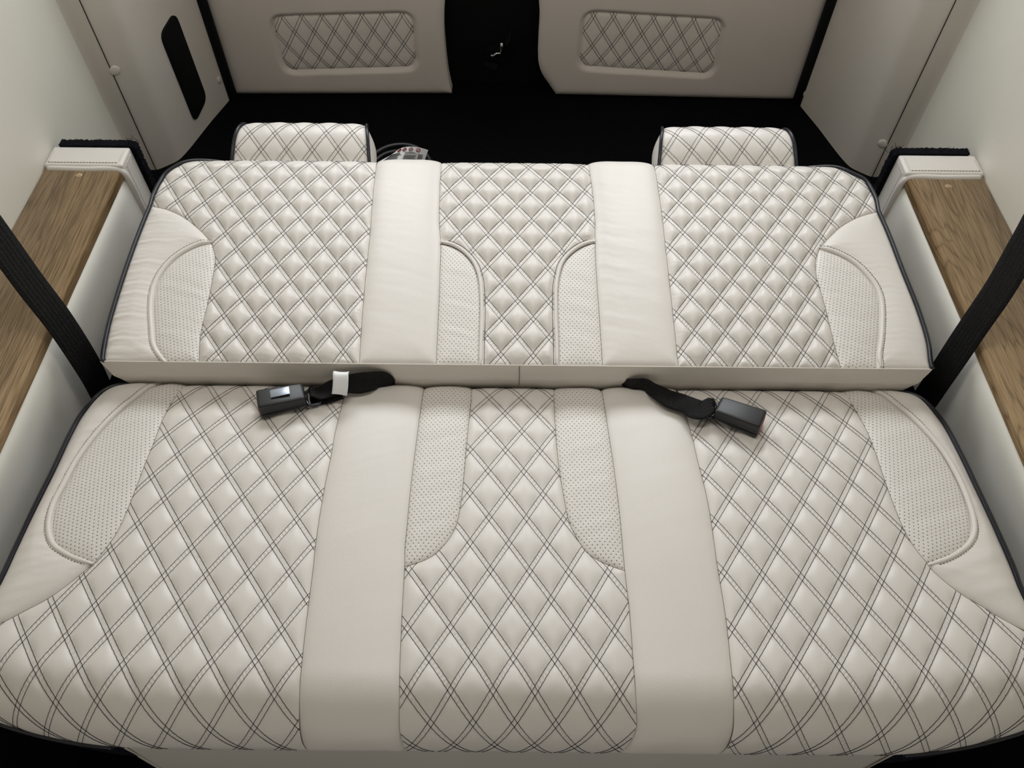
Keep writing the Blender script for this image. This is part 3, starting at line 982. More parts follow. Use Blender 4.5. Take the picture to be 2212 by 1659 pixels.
# ================================================================== SIDE CONSOLES
WOOD_Z, CAP_Z = .5475, .556
def console(sg, label):
    o = empty('side_console', (sg * .84, .6, 0)); tag(o, label, 'console')
    # wood top: nose profile (rounded inner edge), extruded along y
    xi, xo = .770, .9175
    prof = [(xo, WOOD_Z - .026), (xo, WOOD_Z)]
    for a in np.linspace(0, PI / 2, 8):
        prof.append((xi + .007 - .007 * math.sin(a), WOOD_Z - .007 + .007 * math.cos(a)))
    prof += [(xi, WOOD_Z - .016)] + [(xi + .008 - .008 * math.cos(a), WOOD_Z - .018 - .008 * math.sin(a)) for a in np.linspace(0, PI / 2, 5)]
    y0, y1 = -.6, 1.230
    n = len(prof)
    V = [(sg * x, y, z) for y in (y0, y1) for x, z in prof]
    F = [[i, (i + 1) % n, n + (i + 1) % n, n + i] for i in range(n)] + [list(range(n)), list(range(n, 2 * n))[::-1]]
    w = pyd('wood_top', V, F, M_WOOD, o)
    px = (170, 379) if sg < 0 else (2049, 403)
    r = rays(np.array(px[0]), np.array(px[1])); k = (WOOD_Z - CAMZ) / r[2]; p = C_O + r * k
    button('screw_cap', (p[0], p[1], WOOD_Z), (0, 0, 1), .0068, M_WOOD, w)
    # padded inner side
    ys = np.linspace(-.6, 1.230, 40); zs = np.concatenate([np.linspace(WOOD_Z - .020, WOOD_Z - .055, 7), np.linspace(.47, .34, 7)])
    V = []
    for z in zs:
        for y in ys:
            t = (z - zs[0])
            b = .0120 * math.exp(t / .009)
            V.append((sg * (.7655 + b + .0015 * math.sin(y * 7 + z * 9)), y, z))
    n = len(ys)
    F = [[j * n + i, j * n + i + 1, (j + 1) * n + i + 1, (j + 1) * n + i] for j in range(13) for i in range(n - 1)]
    pyd('padded_side', V, F, M_CONSOLE, o)
    box('carcass', (min(sg * .776, sg * .916), -.6, .0), (max(sg * .776, sg * .916), 1.225, WOOD_Z - .03), M_BLACKM, o)
    # leather end cap wrapping top and inner side
    y0, y1 = 1.229, 1.286
    cap = box('end_cap', (min(sg * .765, sg * .9175), y0, .20), (max(sg * .765, sg * .9175), y1, CAP_Z), M_LEATHER, o, .006, 3)
    # front lip of the cap: a rolled band
    band = [(sg * .9175, y0 + .001, CAP_Z - .006)]
    P = np.array([(sg * .911, y0, CAP_Z - .008), (sg * .84, y0 - .0015, CAP_Z - .0085), (sg * .780, y0, CAP_Z - .009), (sg * .771, y0, CAP_Z - .012), (sg * .766, y0, CAP_Z - .022), (sg * .765, y0, .44), (sg * .765, y0, .22)])
    tube('rolled_edge', catmull(P, .004), np.array([0, -1, .2]), .0062, M_LEATHER, cap, 8)
    def st(a, b, nn):
        a, b = np.array(a, float), np.array(b, float); L = np.linalg.norm(b - a); ln = []
        for i in range(int(L / .0062)):
            t0, t1 = i * .0062 / L, (i * .0062 + .0045) / L
            ln.append((np.array([a + (b - a) * t0, a + (b - a) * (t0 + t1) / 2 + np.array(nn) * .0006, a + (b - a) * t1]), np.array(nn, float)))
        return ln
    xa, xb = sg * .911, sg * .774
    e1_ = tubes('edge_stitching', st((xa, y0 + .009, CAP_Z + .0004), (xa, y1 - .007, CAP_Z + .0004), (0, 0, 1)) + st((xb, y0 + .009, CAP_Z + .0004), (xb, y1 - .007, CAP_Z + .0004), (0, 0, 1))
          + st((sg * .7648, y0 + .012, CAP_Z - .010), (sg * .7648, y1 - .007, CAP_Z - .010), (-sg, 0, 0)) + st((sg * .7648, y0 + .016, CAP_Z - .014), (sg * .7648, y0 + .016, .25), (-sg, 0, 0)), .0007, M_CTHREAD, cap, 4)
    e1_['kind'] = 'stuff'
    e1_ = tubes('edge_stitching', st((xa, y0 + .008, CAP_Z + .0004), (xb, y0 + .008, CAP_Z + .0004), (0, 0, 1)), .0007, M_BTHREAD, cap, 4)
    e1_['kind'] = 'stuff'
    # frayed carpet-covered board behind the cap
    bm = bmesh.new()
    out = [(sg * .906, .2), (sg * .906, CAP_Z + .003), (sg * .764, CAP_Z + .003), (sg * .756, CAP_Z - .004), (sg * .756, .2)]
    Lp = resample(np.array(out, float), .003)
    rg = np.random.default_rng(7 if sg < 0 else 8)
    Lp = Lp + rg.normal(0, .0008, Lp.shape)
    n = len(Lp)
    V = [(x, y, z) for y in (1.2865, 1.304) for x, z in Lp]
    F = [[i, i + 1, n + i + 1, n + i] for i in range(n - 1)] + [list(range(n)), list(range(n, 2 * n))[::-1]]
    e = pyd('carpet_board', V, F, M_CARPET2, o, False)
    fib = []
    for _ in range(420):
        i = rg.integers(0, n); p = np.array([Lp[i, 0], rg.uniform(1.287, 1.304), Lp[i, 1]])
        d = np.array([-sg * .4 if Lp[i, 1] < CAP_Z else 0, 0, 1.0 if Lp[i, 1] > CAP_Z - .01 else .2]) + rg.normal(0, .5, 3)
        near_corner = abs(abs(Lp[i, 0]) - .760) < .012 and Lp[i, 1] > CAP_Z - .03
        L = rg.uniform(.0012, .003) * (1.7 if near_corner and rg.random() < .5 else 1)
        fib.append((np.array([p, p + d * L * .5, p + d * L + rg.normal(0, .0006, 3)]), np.array([.3, .4, .6])))
    for _ in range(26):      # frayed tuft at the corner
        p = np.array([sg * .760, 1.296, CAP_Z + .000]) + rg.normal(0, .006, 3); d = rg.normal(0, 1, 3); d[2] = abs(d[2])
        fib.append((np.array([p, p + d * .002, p + d * .0042]), np.array([.3, .4, .6])))
    f = tubes('carpet_fray', fib, .00045, M_CARPET2, e, 3); f['kind'] = 'stuff'
    return o
console(-1, 'left side console with glossy wood top and leather end cap')
console(1, 'right side console with glossy wood top and leather end cap')

def make_lat(surf, key, rmax=13):
    L = lattice_pts(QUILT[key]); L = L[L[:, 0] <= rmax]
    return Lattice(L[:, :2], surf.hit(L[:, 2:]))

# ================================================================== BACKREST
back = empty('folded_backrest', (0, .771, .46))
tag(back, 'cream quilted bench backrest folded flat, black piping, two headrests at its far edge', 'backrest')
cl = (0.004, .452)
b_out_lo_l = C(BS, [(327, 444.5), (307, 493), (280, 566), (253, 649), (235, 714), (226, 786)], end=(-.664, 0))
b_out_up_l = catmull(np.vstack([BS.hit([(327, 444.5), (334, 422), (347, 396), (360, 376)]), [(-.652, .466), (-.622, .487), (-.58, .503), (-.53, B_TOP)]]))
b_out_lo_r = C(BS, [(1895, 457), (1916, 504), (1948, 587), (1981, 670.6), (2002, 740), (2007, 780)], end=(.684, 0))
b_out_up_r = catmull(np.vstack([BS.hit([(1895, 457), (1890, 432), (1880, 410), (1865, 388.5)]), [(.648, .466), (.622, .487), (.58, .503), (.53, B_TOP)]]))
b_l1 = C(BS, [(805, 424), (799, 505.5), (788, 612), (780, 715.5)], start=(-.272, B_TOP), end=(-.250, 0))
b_l2 = C(BS, [(951, 385), (949.5, 424), (948.6, 480), (951.7, 521), (950, 596), (947, 675), (944, 740)], start=(-.141, B_TOP), end=(-.1245, 0))
b_r2 = C(BS, [(1277, 390), (1282, 430), (1285.5, 480), (1285.5, 521), (1290, 612), (1295.5, 690.5)], start=(.141, B_TOP), end=(.148, 0))
b_r1 = C(BS, [(1420, 393), (1430, 462), (1439, 543), (1448.5, 628), (1460, 734)], start=(.275, B_TOP), end=(.272, 0))
b_side_l = C(BS, [(327, 444.5), (354.4, 450), (383, 461), (408.7, 477), (430, 495), (446.7, 511.5), (457, 526)])
b_ino_l = C(BS, [(457, 526), (434, 529.5), (405, 542), (376, 562), (351, 591), (336, 623.6), (331, 660), (333, 707), (338, 746.5)], end=(-.5635, 0))
b_ini_l = C(BS, [(457, 526), (464, 555), (459, 598), (446.7, 660), (432, 725)], end=(-.512, 0))
b_side_r = C(BS, [(1895, 457), (1870, 463), (1845, 472.6), (1820, 486.7), (1798, 505.5), (1781, 524), (1770, 538)])
b_ino_r = C(BS, [(1770, 538), (1789, 543), (1817, 554), (1845, 571), (1870, 595), (1889, 621.5), (1898, 646.6), (1900.6, 684), (1898, 734.4), (1893.7, 769)], end=(.598, 0))
b_ini_r = C(BS, [(1770, 538), (1763, 562), (1763.6, 593), (1774.6, 631), (1788.7, 684), (1804, 747)], end=(.538, 0))
b_mid_l = C(BS, [(951.7, 526), (972, 530.6), (994, 541.6), (1013, 559), (1025, 577.6), (1033, 602.7), (1036, 631), (1037, 675), (1035.4, 737.5)], end=(-.0548, 0))
b_mid_r = C(BS, [(1285.5, 524), (1266.7, 529), (1248, 538.5), (1229, 554), (1216.6, 571), (1208.8, 596.5), (1204.7, 627.8), (1204.7, 675), (1206.6, 737.5)], end=(.0765, 0))
def split_at(L, s):
    i = int(np.argmin(np.abs(L[:, 1] - s)))
    return L[:i + 1], L[i:]
b_l2_up, b_l2_lo = split_at(b_l2, b_mid_l[0, 1]); b_mid_l[0] = b_l2_lo[0]
b_r2_up, b_r2_lo = split_at(b_r2, b_mid_r[0, 1]); b_mid_r[0] = b_r2_lo[0]
R = lambda a: a[::-1]

POL = {}
POL['BL'] = cat(b_out_up_l, seg(b_out_up_l[-1], b_l1[0]), b_l1, seg(b_l1[-1], b_ini_l[-1]), R(b_ini_l), R(b_side_l))
POL['BR'] = cat(b_out_up_r, seg(b_out_up_r[-1], b_r1[0]), b_r1, seg(b_r1[-1], b_ini_r[-1]), R(b_ini_r), R(b_side_r))
POL['BM'] = cat(b_l2_up, b_mid_l, seg(b_mid_l[-1], b_mid_r[-1]), R(b_mid_r), R(b_r2_up), seg(b_r2_up[0], b_l2_up[0]))
b_lat = {}
for key in ('BL', 'BM', 'BR'):
    lat = b_lat[key] = make_lat(BS, key)
    pol = POL[key]
    flat = (lambda p: np.clip((np.minimum(nearest(p, b_mid_l, False)[0], nearest(p, b_mid_r, False)[0]) - .006) / .010, .12, 1)) if key == 'BM' else (lambda p: 1.0)
    hf = lambda p, d, lat=lat, flat=flat: quilt_height(lat, p, d, .0092) * flat(p) * np.clip((.474 - p[:, 1]) / .022, .05, 1) + .003 * (1 - np.exp(-d / .05)) + \
        .0005 * snoise(p[:, 1] * 330 + p[:, 0] * 40, 3) * np.exp(-d / .016) * (p[:, 1] < .45)
    lb = {'BL': 'diamond-quilted panel on the left', 'BM': 'narrow waisted quilted panel in the middle', 'BR': 'diamond-quilted panel on the right'}[key]
    o = panel('quilted_panel', pol, BS, hf, .0018, M_QUILT, back, lat); o['label'] = lb
    quilt_threads('quilt_stitching', pol, lat, BS, hf, o)

def plain_h(pol, crown, w, surf_seed, wr=0.0, edge_line=None, fold=.0002):
    def f(p, d):
        h = crown * (1 - np.exp(-d / w)) - .0022 * np.exp(-d / .0028)
        if wr:
            n = snoise(p[:, 1] * 170 + snoise(p[:, 0] * 25, surf_seed + 1) * 1.3, surf_seed)
            de = nearest(p, edge_line, False)[0] if edge_line is not None else d
            h = h + wr * n * np.exp(-de / .045) * np.clip(d / .006, 0, 1) * np.clip((.455 - p[:, 1]) / .05, 0, 1)
        h = h + fold * snoise(p[:, 1] * 60 + p[:, 0] * 20, surf_seed + 5) * np.clip(d / .02, 0, 1)
        return h
    return f
pol_pl = cat(b_l1, seg(b_l1[-1], b_l2[-1]), R(b_l2), seg(b_l2[0], b_l1[0]))
pol_pr = cat(b_r2, seg(b_r2[-1], b_r1[-1]), R(b_r1), seg(b_r1[0], b_r2[0]))
o = panel('plain_strip', pol_pl, BS, plain_h(pol_pl, .0075, .016, 11, .0003, b_l1), .004, M_LEATHER, back); o['label'] = 'smooth strip left of the middle quilting'
o = panel('plain_strip', pol_pr, BS, plain_h(pol_pr, .0075, .016, 12, .0006, b_r2), .004, M_LEATHER, back); o['label'] = 'smooth strip right of the middle quilting'
pol_sl = cat(b_side_l, b_ino_l, seg(b_ino_l[-1], b_out_lo_l[-1]), R(b_out_lo_l))
pol_sr = cat(b_side_r, b_ino_r, seg(b_ino_r[-1], b_out_lo_r[-1]), R(b_out_lo_r))
hsl = plain_h(pol_sl, .008, .018, 21, .0017, b_out_lo_l); hsr = plain_h(pol_sr, .008, .018, 22, .0009, b_ino_r)
panel('side_bolster', pol_sl, BS, hsl, .0028, M_LEATHER, back)
panel('side_bolster', pol_sr, BS, hsr, .0028, M_LEATHER, back)
for pol, mk, lo_, sgn, side, sd in ((cat(b_ini_l, seg(b_ini_l[-1], b_ino_l[-1]), R(b_ino_l)), 'b', b_ino_l, -1, hsl, 31),
                                   (cat(b_ini_r, seg(b_ini_r[-1], b_ino_r[-1]), R(b_ino_r)), 'c', b_ino_r, 1, hsr, 32)):
    o = panel('perforated_insert', pol, BS, plain_h(pol, .005, .02, sd, .0003, None, .0006), .003, M_PERF[mk], back)
    o['label'] = 'crescent insert of finely perforated leather'
    # welt and top stitching on the bolster side of the insert
    w = offset_line(lo_, .0042 * sgn)[:-1]
    tube('welt', BS.pos(w, .0006), BS.nor(w), taper(len(w), .0042), M_WELT, o, 8)
    w2 = offset_line(lo_, .0086 * sgn)
    pb = pol_sl if sgn < 0 else pol_sr
    stitch_run('top_stitching', w2, BS, lambda q, pb=pb, side=side: side(q, nearest(q, pb)[0]), o, M_THREAD if sgn > 0 else M_BTHREAD, .0042, .0011, .0005)
for pol, lo_, sgn, sd in ((cat(b_mid_l, seg(b_mid_l[-1], b_l2_lo[-1]), R(b_l2_lo)), b_mid_l, 1, 33),
                          (cat(b_mid_r, seg(b_mid_r[-1], b_r2_lo[-1]), R(b_r2_lo)), b_mid_r, -1, 34)):
    o = panel('perforated_insert', pol, BS, plain_h(pol, .004, .02, sd, 0, None, .0006), .003, M_PERF['a'], back)
    o['label'] = 'arched insert of finely perforated leather beside the middle quilting'
    w = offset_line(lo_, .0032 * sgn)
    tube('welt', BS.pos(w, .0003 + .0010 * np.clip((w[:, 1] - .12) / .1, 0, 1)), BS.nor(w), taper(len(w), .0034), M_WELT, o, 8)
    w2 = resample(offset_line(lo_, .0088 * sgn)[4:], .0014)
    hq = .0022
    tubes('top_stitching', [(BS.pos(w2, hq), BS.nor(w2))], .0005, M_THREAD, o, 3)
# seams, piping, boxing
for L in (b_l1, b_l2, b_r2, b_r1, b_side_l, b_side_r, b_ini_l, b_ini_r):
    tubes('seam', [(BS.pos(L, -.0024), BS.nor(L))], .0009, M_SEAM, back, 4)
for up, lo_ in ((b_out_up_l, b_out_lo_l), (b_out_up_r, b_out_lo_r)):
    L = cat(R(up), lo_)
    sg = -1 if L[0, 0] < 0 else 1
    Lo = offset_line(L, 0.0)
    Lo[:, 0] += sg * .0022
    tube('piping', BS.pos(Lo, .0012), BS.nor(Lo), .0036, M_PIPE, back, 8)
    Ls = L.copy(); Ls[:, 0] += sg * .004
    skirt('side_boxing', Ls, BS, .052, .035, M_BODY, back)
# front boxing: the strip of leather below the seam, with a soft crease half way
xs = np.linspace(-.674, .687, 240)
V, F = [], []
rowsn = 14
for i in range(rowsn + 1):
    u = i / rowsn
    bul = .004 * math.sin(PI * min(1, u * 1.0)) + .0025 * math.exp(-((u - .42) / .10) ** 2)
    for x in xs:
        e = 1 - .05 * u ** 1.4
        y = .771 - bul + .006 * u
        y += .0022 * math.exp(-((x + .21) / .03) ** 2) * u + .0022 * math.exp(-((x - .21) / .03) ** 2) * u
        y += .0012 * math.sin(x * 23 + 3 * u) * u
        V.append((x * e, y, .5295 - .080 * u))
n = len(xs)
F = [[i * n + j, i * n + j + 1, (i + 1) * n + j + 1, (i + 1) * n + j] for i in range(rowsn) for j in range(n - 1)]
o = pyd('front_boxing', V, F, M_SKIRT, back)
Lb = np.stack([np.linspace(-.671, .685, 500), np.zeros(500)], 1)
tubes('seam', [(BS.pos(Lb, -.0002) + np.array([0, -.0004, 0]), BS.nor(Lb))], .0011, M_CTHREAD, back, 5)
tubes('seam', [(np.array([[.012, .7705 - .004 * math.sin(PI * u), .5285 - .080 * u] for u in np.linspace(0, 1, 12)]), np.array([0, -1, 0]))], .0006, M_SEAM, back, 4)
# solid core so that no seam opens on to nothing
core = [(Y, Z) for Y, Z in zip(*[np.asarray(q) for q in back_prof(np.linspace(.004, B_TOP, 40), np.zeros(40))[:2]])]
cy = [(y - .771) for y, z in core]
V = []
prof = [(y + .004, z - .006) for y, z in core if True]
prof = prof[:-6] + [(prof[-7][0] - .01, .500), (.80, .492)]
for x in (-.655, .655): V += [(x * (1 - 0), y, z) for y, z in prof]
n = len(prof)
F = [[i, (i + 1) % n, n + (i + 1) % n, n + i] for i in range(n)] + [list(range(n)), list(range(n, 2 * n))[::-1]]
pyd('foam_core', V, F, M_BODY, back, False)

# headrests ---------------------------------------------------------
def head_prof_factory():
    # rising front face, rounded top: list of (Y, Z)
    P = np.array([(1.232, .505), (1.243, .530), (1.262, .549), (1.283, .564), (1.305, .574), (1.325, .576), (1.345, .569), (1.358, .552), (1.362, .525)])
    D = resample(catmull(P, .002), .002)
    T = np.gradient(D, axis=0); T /= np.linalg.norm(T, axis=1)[:, None]
    N = np.stack([-T[:, 1], T[:, 0]], 1)
    S = np.arange(len(D)) * .002
    def prof(s, x):
        f = lambda k, A: np.interp(s, S, A[:, k])
        return f(0, D), f(1, D), f(0, N), f(1, N)
    return prof, S[-1]
hprof, hlen = head_prof_factory()
HS = Surf(hprof, 0, hlen)
def headrest(cx, sg, rows, label):
    # the centre line and the taper: a little narrower towards the top
    e = HS.hit([cx])[0]
    x0 = e[0]
    def wl(s): return .137 - .010 * np.clip(s / .13, 0, 1) ** 1.3 - .012 * np.clip((s - .09) / .09, 0, 1) ** 2
    s = np.linspace(.0, hlen, 60)
    Lo = np.stack([x0 - wl(s), s], 1); Ro = np.stack([x0 + wl(s), s], 1)
    pol = cat(Lo, seg(Lo[-1], Ro[-1]), R(Ro), seg(Ro[0], Lo[0]))
    L = lattice_pts([(cx[2], cx[3], 3.95, rows)])
    lat = Lattice(L[:, :2], HS.hit(L[:, 2:]), 2)
    hf = lambda p, d: quilt_height(lat, p, d, .0018, .012) + .004 * (1 - np.exp(-d / .04))
    o = panel('headrest', pol, HS, hf, .003, M_QUILT, back, lat)
    o['label'] = label
    quilt_threads('quilt_stitching', pol, lat, HS, hf, o)
    for Lx, g in ((Lo, -1), (Ro, 1)):
        q = Lx.copy(); q[:, 0] += g * .002
        tube('piping', HS.pos(q, .0005), HS.nor(q), .0034, M_PIPE, o, 8)
        # bulging end face
        rim = HS.pos(Lx, -.001)
        cen = np.array([rim[:, 0].mean() - g * .004, 1.32, .52])
        V, F = [rim + np.array([0, 0, 0])], []
        m = len(rim); K = 6
        for i in range(1, K + 1):
            u = i / K
            Q = rim * (1 - u) + cen * u
            Q[:, 0] += g * .016 * math.sin(u * PI / 2)
            V.append(Q)
        V = np.concatenate(V)
        F = np.array([[i * m + j, i * m + j + 1, (i + 1) * m + j + 1, (i + 1) * m + j] for i in range(K) for j in range(m - 1)])
        link('end_panel', fast_mesh('end_panel', V, F), M_LEATHER, o)
    # back and underside of the pad
    rim = HS.pos(Lo), HS.pos(Ro)
    V = [rim[0][-1], rim[1][-1], (rim[1][0][0] - .02, 1.350, .51), (rim[0][0][0] + .02, 1.350, .51), rim[0][0] + np.array([.012, .004, 0]), rim[1][0] + np.array([-.012, .004, 0])]
    pyd('pad_underside', V, [[0, 1, 2, 3], [3, 2, 5, 4]], M_LEATHER, o, False)
    for g in (-1, 1):
        tube('post', [(x0 + g * .06, 1.21, .515), (x0 + g * .06, 1.30, .52)], np.array([0, 0, 1]), .006, M_CHROME, o, 10)
    return o
headrest((650, 310, 400, 220), -1, [(1, 0, [(545, 402), (757, 410), (980, 413), (1198, 410), (1418, 406)]), (0, -1, [(447, 285), (665, 270), (880, 278), (1100, 280), (1318, 280), (1535, 265)])], 'quilted headrest with black piped ends on the left')
headrest((1572, 318, 1340, 220), 1, [(1, 0, [(498, 415), (712, 415), (925, 410), (1142, 415), (1353, 410)]), (0, -1, [(360, 300), (575, 290), (790, 290), (1010, 290), (1228, 300), (1440, 290)])], 'quilted headrest with black piped ends on the right')

# ================================================================== SEAT CUSHION
seat = empty('bench_seat', (0, .5, 0))
tag(seat, 'wide cream quilted bench seat cushion in the foreground on a leather skirted base', 'bench seat')
JS = .425          # where the side seam reaches the outer edge
s_out_l = catmull(np.vstack([[(-.60, S_BACK), (-.645, -.040), (-.676, -.020)], SS.hit([(201, 857), (175.5, 884), (148.5, 931), (111.4, 1009), (67.5, 1097), (30, 1178), (0, 1245)]), [(-.697, JS)]]))
s_out_r = catmull(np.vstack([[(.61, S_BACK), (.650, -.040), (.682, -.020)], SS.hit([(2016, 875), (2040, 904), (2074, 965), (2118, 1056), (2158, 1140.7), (2192, 1218), (2212, 1272)]), [(.699, JS)]]))
def front_edge(x0, x1, n=160):
    x = np.linspace(x0, x1, n)
    return np.stack([x, seat_end(x)], 1)
s_frl = catmull([(-.697, JS), (-.699, .45), (-.697, float(seat_end(np.array(-.697))))])
s_frr = catmull([(.699, JS), (.700, .45), (.697, float(seat_end(np.array(.697))))])
s_l1 = C(SS, [(742, 857), (737, 879), (724, 931.7), (711.7, 998.6), (701, 1050), (681, 1176), (677, 1217), (658.5, 1365), (647.4, 1476.5), (645.6, 1532), (646.5, 1572)], start=(-.282, S_BACK), end=(-.255, float(seat_end(0.0))))
s_r1 = C(SS, [(1466, 848), (1483.7, 903), (1493.6, 933.7), (1508, 997), (1517, 1029), (1533.8, 1107), (1549, 1214), (1569, 1338), (1582, 1457.5), (1586, 1538), (1584, 1578)], start=(.281, S_BACK), end=(.268, float(seat_end(0.0))))
s_l2 = C(SS, [(912, 858), (907, 894), (896, 979), (886.5, 1057), (879, 1135), (874.5, 1183), (873.7, 1223), (868, 1328), (864, 1421), (863, 1513.6), (864, 1575)], start=(-.148, S_BACK), end=(-.128, float(seat_end(0.0))))
s_r2 = C(SS, [(1303, 858), (1311, 909), (1325.7, 1005), (1338.7, 1109), (1350, 1232), (1361, 1328), (1369, 1439), (1374, 1532), (1373, 1575)], start=(.150, S_BACK), end=(.138, float(seat_end(0.0))))
s_il = C(SS, [(1018, 862), (1017, 870), (1009, 946), (1001, 1038.7), (994, 1094), (984.7, 1135), (966, 1168), (936.5, 1198), (907, 1213), (873.7, 1223)], start=(-.066, S_BACK))
s_ir = C(SS, [(1197, 862), (1199, 912.7), (1207, 1005), (1218, 1072), (1229, 1124), (1248, 1164.7), (1270, 1194), (1303.5, 1214.7), (1350, 1232)], start=(.069, S_BACK))
s_ol = C(SS, [(304, 854), (270, 881), (236, 913), (202.5, 951.6), (169, 999), (142, 1049.5), (121.5, 1090), (113, 1124), (113, 1151), (121.5, 1173), (145, 1191), (175.5, 1205), (204, 1213)], start=(-.588, S_BACK))
s_ql = C(SS, [(379, 855), (371, 867), (351, 904), (331, 955), (310.5, 1005.6), (290, 1059.7), (270, 1110), (250, 1151), (229.5, 1181), (204, 1213)], start=(-.545, S_BACK))
s_sl = C(SS, [(204, 1213), (182, 1232), (145, 1262), (101, 1292.6), (50.6, 1319.6), (0, 1345)], end=(-.697, JS))
s_or = C(SS, [(1908, 857), (1925, 870.6), (1962.5, 901), (1999.7, 938), (2033, 978.7), (2064, 1032.7), (2084, 1080), (2096, 1120.5), (2097.6, 1147.5), (2087.5, 1171), (2064, 1191), (2037, 1205), (2004, 1215)], start=(.600, S_BACK))
s_qr = C(SS, [(1832, 857), (1844, 877), (1871, 924.7), (1891.6, 975), (1912, 1036), (1932, 1090), (1956, 1147.5), (1979, 1184.6), (2004, 1215)], start=(.552, S_BACK))
s_sr = C(SS, [(2004, 1215), (2013, 1228), (2047, 1259), (2080.7, 1284), (2118, 1306), (2161.7, 1333)], end=(.699, JS))
s_l2_up, s_l2_lo = split_at(s_l2, s_il[-1, 1]); s_il[-1] = s_l2_lo[0]
s_r2_up, s_r2_lo = split_at(s_r2, s_ir[-1, 1]); s_ir[-1] = s_r2_lo[0]
POL['SL'] = cat(s_ql, s_sl, s_frl, front_edge(-.697, s_l1[-1, 0]), R(s_l1), seg(s_l1[0], s_ql[0]))
POL['SR'] = cat(s_qr, s_sr, s_frr, front_edge(.697, s_r1[-1, 0]), R(s_r1), seg(s_r1[0], s_qr[0]))
POL['SM'] = cat(s_il, s_l2_lo, front_edge(s_l2_lo[-1, 0], s_r2_lo[-1, 0], 60), R(s_r2_lo), R(s_ir), seg(s_ir[0], s_il[0]))
def side_drop(p):
    e = np.clip((np.abs(p[:, 0]) - .655) / .045, 0, 1)
    return -.010 * e ** 2
for key in ('SL', 'SM', 'SR'):
    lat = make_lat(SS, key)
    pol = POL[key]
    hf = lambda p, d, lat=lat: quilt_height(lat, p, d, .0046) * np.clip((p[:, 1] - S_R0 + .012) / .022, .05, 1) * np.clip((S_SR + .075 - p[:, 1]) / .06, .12, 1) + .003 * (1 - np.exp(-d / .05)) + side_drop(p)
    lb = {'SL': 'diamond-quilted panel on the left', 'SM': 'narrow waisted quilted panel in the middle', 'SR': 'diamond-quilted panel on the right'}[key]
    o = panel('quilted_panel', pol, SS, hf, .0022, M_QUILT, seat, lat); o['label'] = lb
    quilt_threads('quilt_stitching', pol, lat, SS, hf, o)
pol_pl = cat(s_l1, seg(s_l1[-1], s_l2[-1]), R(s_l2), seg(s_l2[0], s_l1[0]))
pol_pr = cat(s_r2, seg(s_r2[-1], s_r1[-1]), R(s_r1), seg(s_r1[0], s_r2[0]))
o = panel('plain_strip', pol_pl, SS, plain_h(pol_pl, .0065, .018, 41, 0, None, .00015), .004, M_LEATHER, seat); o['label'] = 'smooth strip left of the middle quilting'
o = panel('plain_strip', pol_pr, SS, plain_h(pol_pr, .0065, .018, 42, 0, None, .00015), .004, M_LEATHER, seat); o['label'] = 'smooth strip right of the middle quilting'
pol_sl = cat(s_ol, s_sl, R(s_out_l), seg(s_out_l[0], s_ol[0]))
pol_sr = cat(s_or, s_sr, R(s_out_r), seg(s_out_r[0], s_or[0]))
_a = plain_h(pol_sl, .009, .022, 51, .0008, s_ol, .0008); _b2 = plain_h(pol_sr, .009, .022, 52, .0003, s_or, .0008)
hsl = lambda p, d: _a(p, d) + side_drop(p)
hsr = lambda p, d: _b2(p, d) + side_drop(p)
panel('side_bolster', pol_sl, SS, hsl, .0032, M_LEATHER, seat)
panel('side_bolster', pol_sr, SS, hsr, .0032, M_LEATHER, seat)
for pol, mk, lo_, sgn, side, pb, sd in ((cat(s_ql, R(s_ol), seg(s_ol[0], s_ql[0])), 'c', s_ol, -1, hsl, pol_sl, 61),
                                        (cat(s_qr, R(s_or), seg(s_or[0], s_qr[0])), 'b', s_or, 1, hsr, pol_sr, 62)):
    o = panel('perforated_insert', pol, SS, plain_h(pol, .005, .02, sd, 0, None, .0006), .003, M_PERF[mk], seat)
    o['label'] = 'leaf-shaped insert of finely perforated leather'
    # the outline runs rear -> front on both sides; the bolster lies outwards
    w = offset_line(lo_, -.0042 * sgn * -1 if False else (.0042 if sgn > 0 else -.0042))
    if abs(w[len(w) // 2, 0]) < abs(lo_[len(w) // 2, 0]): w = offset_line(lo_, -.0042 if sgn > 0 else .0042)
    s2 = np.sign((w - lo_)[len(w) // 2, 0]) == sgn
    tube('welt', SS.pos(w, .0008), SS.nor(w), taper(len(w), .0042), M_WELT, o, 8)
    k = np.sign(np.sum((w - lo_) * (offset_line(lo_, 1) - lo_)))
    w2 = offset_line(lo_, .0088 * k)[:-3]
    stitch_run('top_stitching', w2, SS, lambda q, pb=pb, side=side: side(q, nearest(q, pb)[0]), o, M_BTHREAD, .0042, .0011, .0005)
for pol, sd in ((cat(s_il, R(s_l2_up), seg(s_l2_up[0], s_il[0])), 63), (cat(s_ir, R(s_r2_up), seg(s_r2_up[0], s_ir[0])), 64)):
    o = panel('perforated_insert', pol, SS, plain_h(pol, .005, .02, sd, 0, None, .0006), .003, M_PERF['a'], seat)
    o['label'] = 'long insert of finely perforated leather beside the middle quilting'
for L in (s_l1, s_l2, s_r2, s_r1, s_sl, s_sr, s_ql, s_qr, s_il, s_ir):
    tubes('seam', [(SS.pos(L, -.0024), SS.nor(L))], .0009, M_SEAM, seat, 4)
